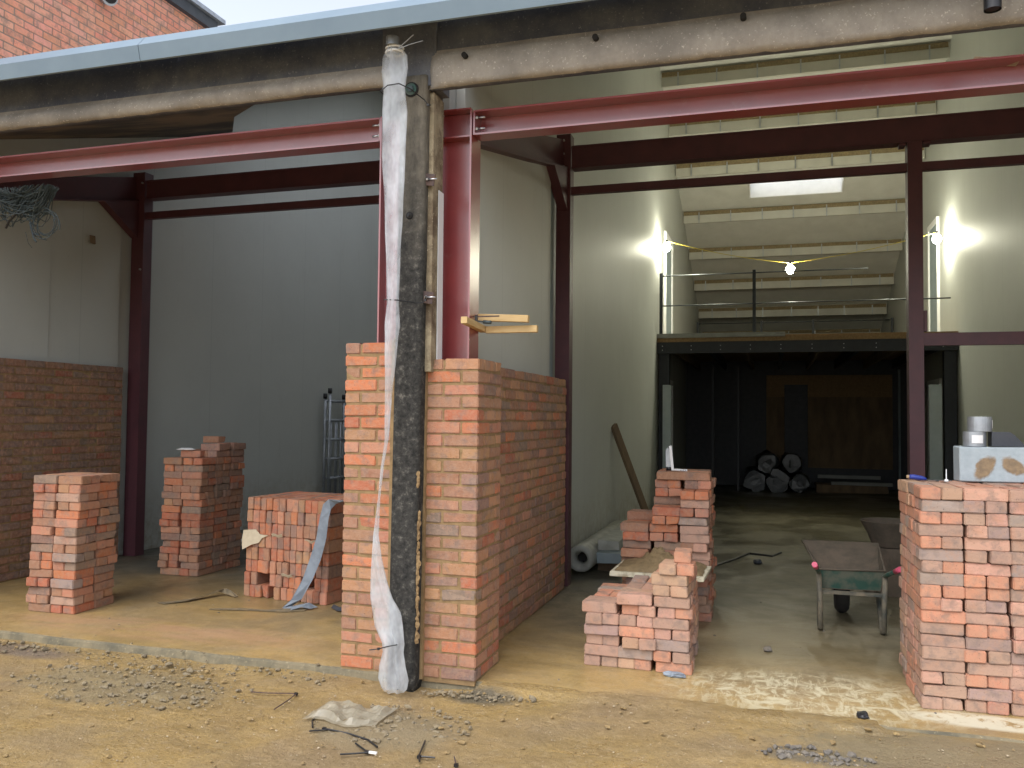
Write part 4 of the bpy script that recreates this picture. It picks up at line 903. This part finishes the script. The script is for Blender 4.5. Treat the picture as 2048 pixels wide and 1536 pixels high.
# tubs behind
def tub(z0, z1, r0, r1, label, c=(1.02, 8.35)):
    m = MB(); n = 36; prof = [(r0, z0), ((r0 * .55 + r1 * .45), (z0 + z1) / 2 if z1 > z0 else (z0 + z1) / 2), (r1, z1), (r1 - .012, z1), (r0 - .012, z0 + (.012 if z1 > z0 else -.012))]
    for k in range(n):
        a, b = 2 * math.pi * k / n, 2 * math.pi * (k + 1) / n
        for (ra, za), (rb, zb_) in zip(prof, prof[1:]):
            m.quad((c[0] + ra * math.cos(a), c[1] + ra * math.sin(a), za), (c[0] + ra * math.cos(b), c[1] + ra * math.sin(b), za), (c[0] + rb * math.cos(b), c[1] + rb * math.sin(b), zb_), (c[0] + rb * math.cos(a), c[1] + rb * math.sin(a), zb_))
    m.bm.faces.new([m.bm.verts.new((c[0] + (r0 - .012) * math.cos(2 * math.pi * k / n), c[1] + (r0 - .012) * math.sin(2 * math.pi * k / n), prof[-1][1])) for k in range(n)])
    return tag(m.build('mortar_tub', M['traymud'], loc=(c[0], c[1], z0), smooth=False), label, 'tub')
tub(.41, .635, .15, .255, 'muddy upright tub behind the wheelbarrow, open at the top')
tub(.405, .0, .16, .24, 'muddy upturned tub carrying the open tub behind the wheelbarrow')
# ---------------------------------------------------------------- wrapped rolls, plank
t = thing('insulation_roll', (-1.80, 8.3, 0), 'polythene-wrapped roll lying on the floor along the panelled wall', 'roll')
m = MB(); n = 6; hexr = [(.055 * math.cos(a * math.pi / 3 + .5), .06 * math.sin(a * math.pi / 3 + .5)) for a in range(6)]
out = [(.135 * math.cos(a * math.pi / 12), .135 * math.sin(a * math.pi / 12)) for a in range(24)]
c0 = (-1.80, .15)
def ringpts(rr_, y, jj=0): return [(c0[0] + rr_ * (1 + jj * noise.noise(Vector((a, y * 4, 0)))) * math.cos(a * math.pi / 12), y, c0[1] + rr_ * (1 + jj * noise.noise(Vector((a, y * 4, 3)))) * math.sin(a * math.pi / 12)) for a in range(24)]
seq = [ringpts(.055, 8.34), ringpts(.075, 8.21, .1), ringpts(.120, 8.19, .05), ringpts(.135, 8.26, .06), ringpts(.135, 8.45, .06), ringpts(.13, 8.8, .06), ringpts(.13, 9.6, .05), ringpts(.13, 10.4, .05)]
V = [[m.bm.verts.new(p) for p in rg] for rg in seq]
for a, b in zip(V, V[1:]):
    for k in range(24): m.bm.faces.new((a[k], a[(k + 1) % 24], b[(k + 1) % 24], b[k])).smooth = True
m.bm.faces.new(V[-1]); m.build('wrapping', M['polyd'], t)
m = MB(); m.tube([(-1.80, 8.33, .15), (-1.80, 10.3, .15)], .052, 6); m.build('core', M['darkcore'], t)
t = thing('wrapped_pack', (-1.53, 9.4, 0), 'long plastic-wrapped pack of strips beside the wrapped roll', 'wrapped pack')
m = MB(); m.box((-1.66, 8.35, .10), (-1.42, 11.2, .20), jit=.006); m.build('lower_bundle', M['grey'], t)
m = MB(); m.box((-1.67, 8.5, .205), (-1.47, 11.2, .30), jit=.008); m.build('upper_bundle', M['polyd'], t)
for y in (8.55, 8.95, 9.5, 10.2): B((-1.415, y, .08), (-1.408, y + .16, .24)).build('paper_label', M['white'] if y > 8.6 else M['grey'], t)
for y in (8.5, 9.3, 10.4): B((-1.68, y, 0), (-1.40, y + .09, .099)).build('bearer', M['oldtimber'], t)
t0, t1 = Vector((-1.925, 10.72, 1.44)), Vector((-1.52, 11.5, .0))
m = MB(); d = (t1 - t0); L = d.length; q = d.to_track_quat('Z', 'Y').to_matrix().to_4x4()
m.box((-.022, -.05, 0), (.022, .05, L)); 
for v in m.bm.verts: v.co = t0 + (q @ v.co)
tag(m.build('plank', M['oldtimber'], loc=t1), 'weathered plank leaning on the panelled wall behind the stacks', 'plank')
# ---------------------------------------------------------------- scaffold frame and clutter in the left bay
def frame(x, y0, y1, h, label):
    t = thing('scaffold_frame', (x, (y0 + y1) / 2, 0), label, 'scaffold frame')
    for y in (y0, y1):
        m = MB(); m.tube([(x, y, 0), (x, y, h)], .024, 10); u = m.build('upright', M['galv'], t)
        m = MB(); m.tube([(x, y, h - .06), (x, y, h + .02)], .032, 10); m.build('collar', M['black'], u)
    for i in range(6):
        z = .25 + i * .30; m = MB(); m.tube([(x, y0, z), (x, y1, z)], .02, 8); m.build('rung', M['galv'], t)
    for y in (y0 + (y1 - y0) * .35, y0 + (y1 - y0) * .65):
        m = MB(); m.tube([(x, y, .25), (x, y, 1.45)], .012, 8); m.build('brace', M['galv'], t)
frame(-6.55, 11.75, 12.30, 1.93, 'aluminium scaffold frame standing by the left wall, nearest the room')
frame(-6.66, 11.80, 12.40, 1.85, 'aluminium scaffold frame stacked behind the other against the wall')
for (c, r, lab) in (((-5.55, 8.6, .32), (.22, .2, .07), 'dark folded sack on top of the clutter behind the brick pack'), ((-5.5, 8.45, .13), (.25, .22, .12), 'grey sack on the floor between the stack and brick pack')):
    m = MB(); m.lump(c, r, R.randint(1, 9), 3, .5, 1.6); tag(m.build('sack', M['dark'] if c[2] > .2 else M['block'], loc=(c[0], c[1], 0), smooth=True), lab, 'sack')
m = MB(); m.lump((-5.75, 8.7, .05), (.15, .1, .05), 4, 2); tag(m.build('rubble_lump', M['stone'], loc=(-5.75, 8.7, 0)), 'dark lump on the floor near the left wall', 'rubble')
# cable bundle
t = thing('cable_bundle', (-5.5, 5.2, 3.0), 'tangled bundle of grey cables hanging at the far left', 'cable bundle')
m = MB()
for i in range(130):
    a = R.uniform(0, 1); x0 = -6.0 + .40 * R.random(); x1 = min(x0 + R.uniform(.2, .5), -5.38); dz = R.uniform(.05, .30) * (1 - .3 * a); y = 5.18 + R.uniform(-.05, .1)
    pts = []
    for k in range(13):
        u = k / 12; pts.append((x0 + (x1 - x0) * u + .02 * math.sin(u * 7 + i), y + .03 * math.sin(u * 5 + i), 3.30 - dz * math.sin(math.pi * u) ** .8 + .01 * math.sin(i + k)))
    m.tube(pts, .0035, 5)
for i in range(7):
    cx, cz, r = -5.42 - .04 * R.random(), 2.99 + .03 * R.random(), .06 + .05 * R.random()
    m.tube([(cx + r * 1.1 * math.cos(a * .35 + i), 5.2 + .01 * i, cz + r * math.sin(a * .35 + i)) for a in range(int(10 + R.random() * 6))], .004, 5)
m.build('cables', M['cable'], t)
m = MB(); m.tube([(-5.56, 5.2, 3.02), (-5.535, 5.2, 2.95), (-5.52, 5.2, 2.90), (-5.49, 5.2, 2.865)], .007, 6); m.tube([(-5.60, 5.2, 2.95), (-5.57, 5.2, 2.86), (-5.53, 5.2, 2.82)], .002, 5); m.build('loose_end', M['cable'], t)
m = MB(); m.tube([(-5.80, 5.2, 2.99), (-5.76, 5.19, 3.04), (-5.68, 5.19, 3.10), (-5.64, 5.19, 3.16)], .008, 6)
tag(m.build('black_cable', M['black'], loc=(-5.7, 5.2, 3)), 'thick black cable rising into the hanging bundle', 'cable')
tag(B((-6.70, 7.0, 3.28), (-6.69, 7.07, 3.36), jit=.004).build('wall_stain_plate', M['oldtimber'], loc=(-6.7, 7.0, 3.3)), 'small brown fixing block on the left lining panel', 'block')
# ---------------------------------------------------------------- mezzanine
t = thing('mezzanine', (.45, 15.1, 2.7), 'dark steel mezzanine floor deep inside the right bay', 'mezzanine')
B((-1.945, 15.10, 2.88), (2.875, 22.9, 2.95)).build('deck', M['osb'], t)
B((-1.945, 15.085, 2.952), (.22, 15.5, 3.03)).build('edge_board', M['deck'], t)
B((.222, 15.12, 2.951), (2.875, 15.5, 2.985)).build('edge_board', M['osb'], t)
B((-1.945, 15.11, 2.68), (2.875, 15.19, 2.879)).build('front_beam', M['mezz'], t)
for i in range(8):
    x = -1.65 + i * .60
    B((x, 15.2, 2.68), (x + .05, 20.39, 2.878)).build('joist', M['mezz'] if i % 2 else M['oldtimber'], t)
for i in range(10):
    for dz in (.06, .13):
        m = MB(); x = -1.85 + i * .5; m.tube([(x, 15.109, 2.68 + dz), (x, 15.10, 2.68 + dz)], .008, 6); m.build('bolt', M['zinc'], t)
for x in (-1.92, 2.68):
    m = MB(); m.box((x, 15.2, 0), (x + .18, 15.36, 2.678)); m.build('post', M['mezz'], t)
def railing(y, x0, x1, zb_, posts, label, top=True, xe=None):
    t = thing('railing', ((x0 + x1) / 2, y, zb_), label, 'railing')
    for x in posts:
        m = MB(); m.box((x - .028, y - .02, zb_), (x + .028, y + .02, zb_ + 1.11)); m.build('post', M['mezz'], t)
    for dz, xx in ((1.06, xe or x1), (.52, x1)):
        m = MB(); m.tube([(x0, y, zb_ + dz), (xx, y, zb_ + dz)], .013, 8); m.build('rail', M['railm'], t)
railing(15.3, -1.90, 2.8, 3.03, (-1.90, -.29), 'front railing of dark posts and steel tubes on the mezzanine', xe=1.55)
railing(22.6, -1.88, 2.85, 2.95, (-1.85, -.25, 1.0, 2.83), 'rear railing at the back of the mezzanine')
for a, b, l in ((-1.6, -.4, 'left low chipboard offcut at the back of the mezzanine'), (.9, 2.8, 'right low chipboard offcut at the back of the mezzanine')):
    tag(B((a, 22.75, 2.952), (b, 22.78, 3.30)).build('chipboard_sheet', M['osb'], loc=(a, 22.7, 2.95)), l, 'chipboard')
# doors in the side walls
def door(xw, sgn, y0, y1, z0, z1, label):
    t = thing('doorway', (xw, (y0 + y1) / 2, z0), label, 'doorway')
    x0, x1 = (xw, xw + sgn * .02); a, b = min(x0, x1), max(x0, x1)
    B((a, y0, z0), (b - .004 if sgn > 0 else b, y1, z1)).build('door_leaf', M['grey'], t)
    m = MB(); w = .09; a2, b2 = (xw, xw + sgn * .045); a2, b2 = min(a2, b2), max(a2, b2)
    m.box((a2, y1, z0), (b2, y1 + w, z1 + w)); m.box((a2, y0 - .03, z0), (b2, y0, z1 + w)); m.box((a2, y0, z1), (b2, y1, z1 + w)); m.build('frame', M['white'], t)
door(2.88, -1, 16.72, 17.55, 2.955, 5.12, 'upper grey doorway in the right wall above the mezzanine')
door(-1.95, 1, 16.15, 17.2, 2.955, 5.0, 'upper grey doorway in the left wall behind the railing')
door(2.88, -1, 16.60, 17.7, .0, 2.2, 'lower grey doorway in the right wall under the mezzanine')
door(-1.95, 1, 16.1, 17.3, .0, 2.2, 'lower grey doorway in the left wall under the mezzanine')
# wall under mezz
t = thing('partition_wall', (.5, 20.5, 0), 'dark partition with a boarded brown section under the mezzanine', 'partition wall')
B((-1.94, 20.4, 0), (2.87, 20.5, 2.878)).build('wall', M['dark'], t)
B((-.12, 20.37, .45), (2.55, 20.398, 2.55)).build('board_panel', M['oldtimber'], t)
B((-.11, 20.355, 2.05), (2.54, 20.369, 2.54)).build('pale_board', M['osb'], t)
B((.28, 20.33, .45), (.78, 20.368, 2.33), jit=.01).build('board_shadow', M['dark'], t)  # dark sheet stands for a shadow lying on the boards
B((2.66, 20.30, .1), (2.70, 20.39, 2.66)).build('batten', M['grey'], t)
for x, lab in ((-1.83, 'added grey board for a daylit strip at the left end of the mezzanine front'), (2.42, 'added grey board for a daylit strip behind the slim red column')):
    w = .145 if x < 0 else .185
    tag(B((x, 15.0, 0), (x + w, 15.04, 2.12), bev=.003).build('daylit_strip', M['paleboard'], loc=(x, 15.0, 0)), lab, 'board')  # boards added to stand for strips of daylit wall
for (x, lab) in ((-1.25, 'left grey stud upright in the dark under the mezzanine'), (-.72, 'inner grey stud upright in the dark under the mezzanine')):
    tag(B((x, 18.9, 0), (x + .05, 19.0, 2.67)).build('stud', M['mezz'], loc=(x, 18.9, 0)), lab, 'stud')
# wrapped rolls deep inside
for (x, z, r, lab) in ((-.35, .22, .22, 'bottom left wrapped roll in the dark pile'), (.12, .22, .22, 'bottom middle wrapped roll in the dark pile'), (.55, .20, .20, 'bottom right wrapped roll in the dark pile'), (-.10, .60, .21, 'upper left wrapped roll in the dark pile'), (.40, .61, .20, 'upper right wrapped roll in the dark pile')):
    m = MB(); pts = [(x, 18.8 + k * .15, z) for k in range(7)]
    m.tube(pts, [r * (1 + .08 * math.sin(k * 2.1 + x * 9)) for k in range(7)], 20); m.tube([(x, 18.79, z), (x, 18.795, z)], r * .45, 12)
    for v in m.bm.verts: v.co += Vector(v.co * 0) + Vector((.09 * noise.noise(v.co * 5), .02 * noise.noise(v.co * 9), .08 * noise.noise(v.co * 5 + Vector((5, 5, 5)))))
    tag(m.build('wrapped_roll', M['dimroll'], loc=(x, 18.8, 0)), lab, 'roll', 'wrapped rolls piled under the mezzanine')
for (x0, x1, y, z, lab) in ((.95, 2.2, 19.5, .28, 'upper pale length of trim lying in the dark'), (1.2, 2.4, 19.2, .16, 'lower pale length of trim lying in the dark')):
    tag(B((x0, y, z), (x1, y + .1, z + .07), rot=Matrix.Rotation(.02, 4, 'Z')).build('trim_length', M['deck'], loc=(x0, y, 0)), lab, 'trim')
tag(B((.9, 19.1, 0), (2.3, 19.75, .158), jit=.02).build('timber_stack', M['oldtimber'], loc=(1.6, 19.4, 0)), 'low dark timber stack under the pale trim lengths', 'timber')
# ---------------------------------------------------------------- festoon lamps
LP = [(-1.80, 15.25, 4.60), (.31, 15.4, 4.14), (2.68, 15.75, 4.62)]
LB = ['left bare bulb glowing against the left wall of the right bay', 'middle bare bulb hanging from the sagging cable', 'right bare bulb glowing by the right wall doorway']
EN = [30, 20, 30]
for p, l, e in zip(LP, LB, EN):
    t = thing('festoon_lamp', p, l, 'lamp', 'festoon lamps strung across the bay')
    m = MB(); m.lump(p, (.07, .07, .08), 1, 3, 0); m.build('bulb', M['bulb'], t, smooth=True)
    m = MB(); m.tube([(p[0], p[1], p[2] + .075), (p[0], p[1], p[2] + .13)], .022, 10); m.build('holder', M['black'], t)
m = MB(); pts = []
for a, b, sag in ((LP[0], LP[1], .05), (LP[1], LP[2], .05)):
    for k in range(12): u = k / 12; pts.append((a[0] + (b[0] - a[0]) * u, a[1] + (b[1] - a[1]) * u, a[2] + .11 + (b[2] - a[2]) * u - sag * math.sin(math.pi * u)))
pts.append((LP[2][0], LP[2][1], LP[2][2] + .11)); m.tube(pts, .006, 6)
tag(m.build('festoon_cable', M['ycable'], loc=LP[1]), 'yellow festoon cable sagging between the three bulbs', 'cable')
# ---------------------------------------------------------------- ground litter
def tie(pts, lab, r=.0045, white=False):
    z = -.037
    def zz(x, y): return -.042 + .012 * noise.noise(Vector((x, y, 0)) * 1.3) + .006 * noise.noise(Vector((x, y, 0)) * 5) + (.04 * min(1, (x + 1.9) / 1.2) * max(0, min(1, (y - 3.6) / .9)) if x > -1.9 else 0) + .006
    t = thing('cable_tie', (*pts[0][0][:2], zz(*pts[0][0][:2])), lab, 'cable tie', 'cut cable ties on the mud')
    for seg in pts:
        P = []
        for a, b in zip(seg, seg[1:]):
            for k in range(5): u = k / 5; P.append((a[0] + (b[0] - a[0]) * u, a[1] + (b[1] - a[1]) * u))
        P.append(seg[-1]); m = MB(); m.tube([(x, y, zz(x, y) + .004) for i, (x, y) in enumerate(P)], r, 6); m.build('strap', M['black'] if r > .004 else M['rust'], t)
    x, y = pts[0][-1] if len(pts) == 1 else pts[1][0]; m = MB(); m.box((x - .009, y - .008, zz(x, y) - .004), (x + .009, y + .008, zz(x, y) + .010)); m.build('head', M['black'], t)
    if white: m = MB(); m.box((x + .005, y - .006, zz(x, y)), (x + .05, y + .006, zz(x, y) + .008)); m.build('white_tag', M['white'], t)
tie([[(-2.824, 4.233), (-2.70, 4.255), (-2.563, 4.276)], [(-2.563, 4.276), (-2.55, 4.15), (-2.543, 4.023)]], 'thin bent tie forming an open V, farthest left', .0035)
tie([[(-2.251, 4.073), (-2.30, 4.07)], [(-2.285, 4.065), (-2.27, 3.95), (-2.218, 3.863)]], 'short curved black tie left of the muddy polythene')
tie([[(-2.20, 3.80), (-2.12, 3.86)], [(-2.15, 3.86), (-2.0, 3.84), (-1.88, 3.80), (-1.791, 3.725)]], 'longest curved black tie on the mud below the pillar')
tie([[(-1.915, 3.589), (-1.80, 3.65)], [(-1.81, 3.655), (-1.912, 3.737)]], 'black tie with a white tag near the bottom edge', white=True)
tie([[(-1.604, 3.86), (-1.56, 3.68)], [(-1.555, 3.675), (-1.479, 3.68)], [(-1.555, 3.675), (-1.53, 3.62)]], 'L-shaped black tie below the right brick pier')
tie([[(-1.40, 3.72), (-1.36, 3.64)]], 'tiny straight tie, rightmost of those below the pier', .0035)
def gz(x, y):
    z = -.048
    if x > -1.9: z += .040 * min(1, (x + 1.9) / 1.2) * max(0, min(1, (y - 3.6) / .9))
    return z + .008 if y < 4.69 else 0
def scatter(name, n, fn, mat_, lab, smin, smax):
    m = MB()
    for i in range(n):
        x, y = fn(); s = smin + (smax - smin) * R.random() ** 2.5
        m.lump((x, y, gz(x, y) + s * .25), (s * R.uniform(.7, 1.3), s * R.uniform(.7, 1.3), s * R.uniform(.4, .7)), i, 1, .7)
    return tag(m.build(name, mat_, loc=(0, 0, 0)), lab, 'rubble', None, 'stuff')
def ell(cx, cy, ax, ay):
    def f():
        a = R.uniform(0, 6.283); r = R.random() ** .6; return cx + ax * r * math.cos(a), cy + ay * r * math.sin(a)
    return f
scatter('rubble', 480, ell(-3.58, 4.14, .80, .36), M['lump'], 'broken grey mortar rubble spread along the slab edge at left', .003, .018)
scatter('rubble', 260, lambda: (R.uniform(-7, -2.5), 4.58 + R.gauss(0, .06)), M['lump'], 'small stones along the step of the slab', .005, .022)
scatter('rubble', 260, ell(-1.88, 4.05, .45, .28), M['lump'], 'muddy crumbs around the foot of the pillar', .004, .02)
scatter('rubble', 140, ell(.18, 4.22, .26, .09), M['stone'], 'dark debris patch at bottom right', .004, .02)
scatter('rubble', 110, ell(-1.60, 4.56, .36, .07), M['lump'], 'crumbs along the base of the right pier', .005, .02)
scatter('gravel', 1500, lambda: (R.uniform(-6, 2.2), R.uniform(2.9, 4.6)), simple('pale_grit', (.50, .42, .30), (.30, .22, .13), .9, 40), 'tiny pale grit over the yard mud', .0015, .007)
scatter('clods', 500, lambda: (R.uniform(-6, 2.2), 4.62 - 1.7 * R.random() ** 1.5), simple('mud_clod', (.34, .235, .10), (.22, .155, .075), .8, 30), 'small ochre mud clods pressed into the yard', .004, .018)
scatter('gravel', 90, lambda: (R.uniform(-5.8, 1.5), R.uniform(4.8, 8)), M['stone'], 'crumbs scattered over the slab', .003, .012)
for (x, y, r, mm, lab) in ((-.03, 5.94, .028, 'stone', 'round brown stone on the slab before the wheelbarrow'), (-.148, 9.45, .045, 'dark', 'dark lump on the wet floor beyond the tall stack'), (.445, 4.783, .03, 'black', 'black rubber scrap on the limey patch')):
    m = MB(); m.lump((x, y, r * .5), (r, r, r * .6), 5, 3, .5); tag(m.build('stone', M[mm], loc=(x, y, 0), smooth=True), lab, 'stone')
m = MB(); m.lump((-.56, 5.19, .012), (.07, .035, .016), 8, 3, .5); tag(m.build('slate_scrap', M['strip'], loc=(-.56, 5.19, 0)), 'blue-grey scrap lying against the front stack', 'scrap')
m = MB(); m.tube([(-.62, 9.0, .008), (-.4, 9.6, .008), (-.25, 10.1, .01), (.0, 10.0, .008), (.1, 10.3, .008)], .012, 6); tag(m.build('floor_cable', M['black'], loc=(-.4, 9.6, 0)), 'black cable snaking over the floor beside the tall stack', 'cable')
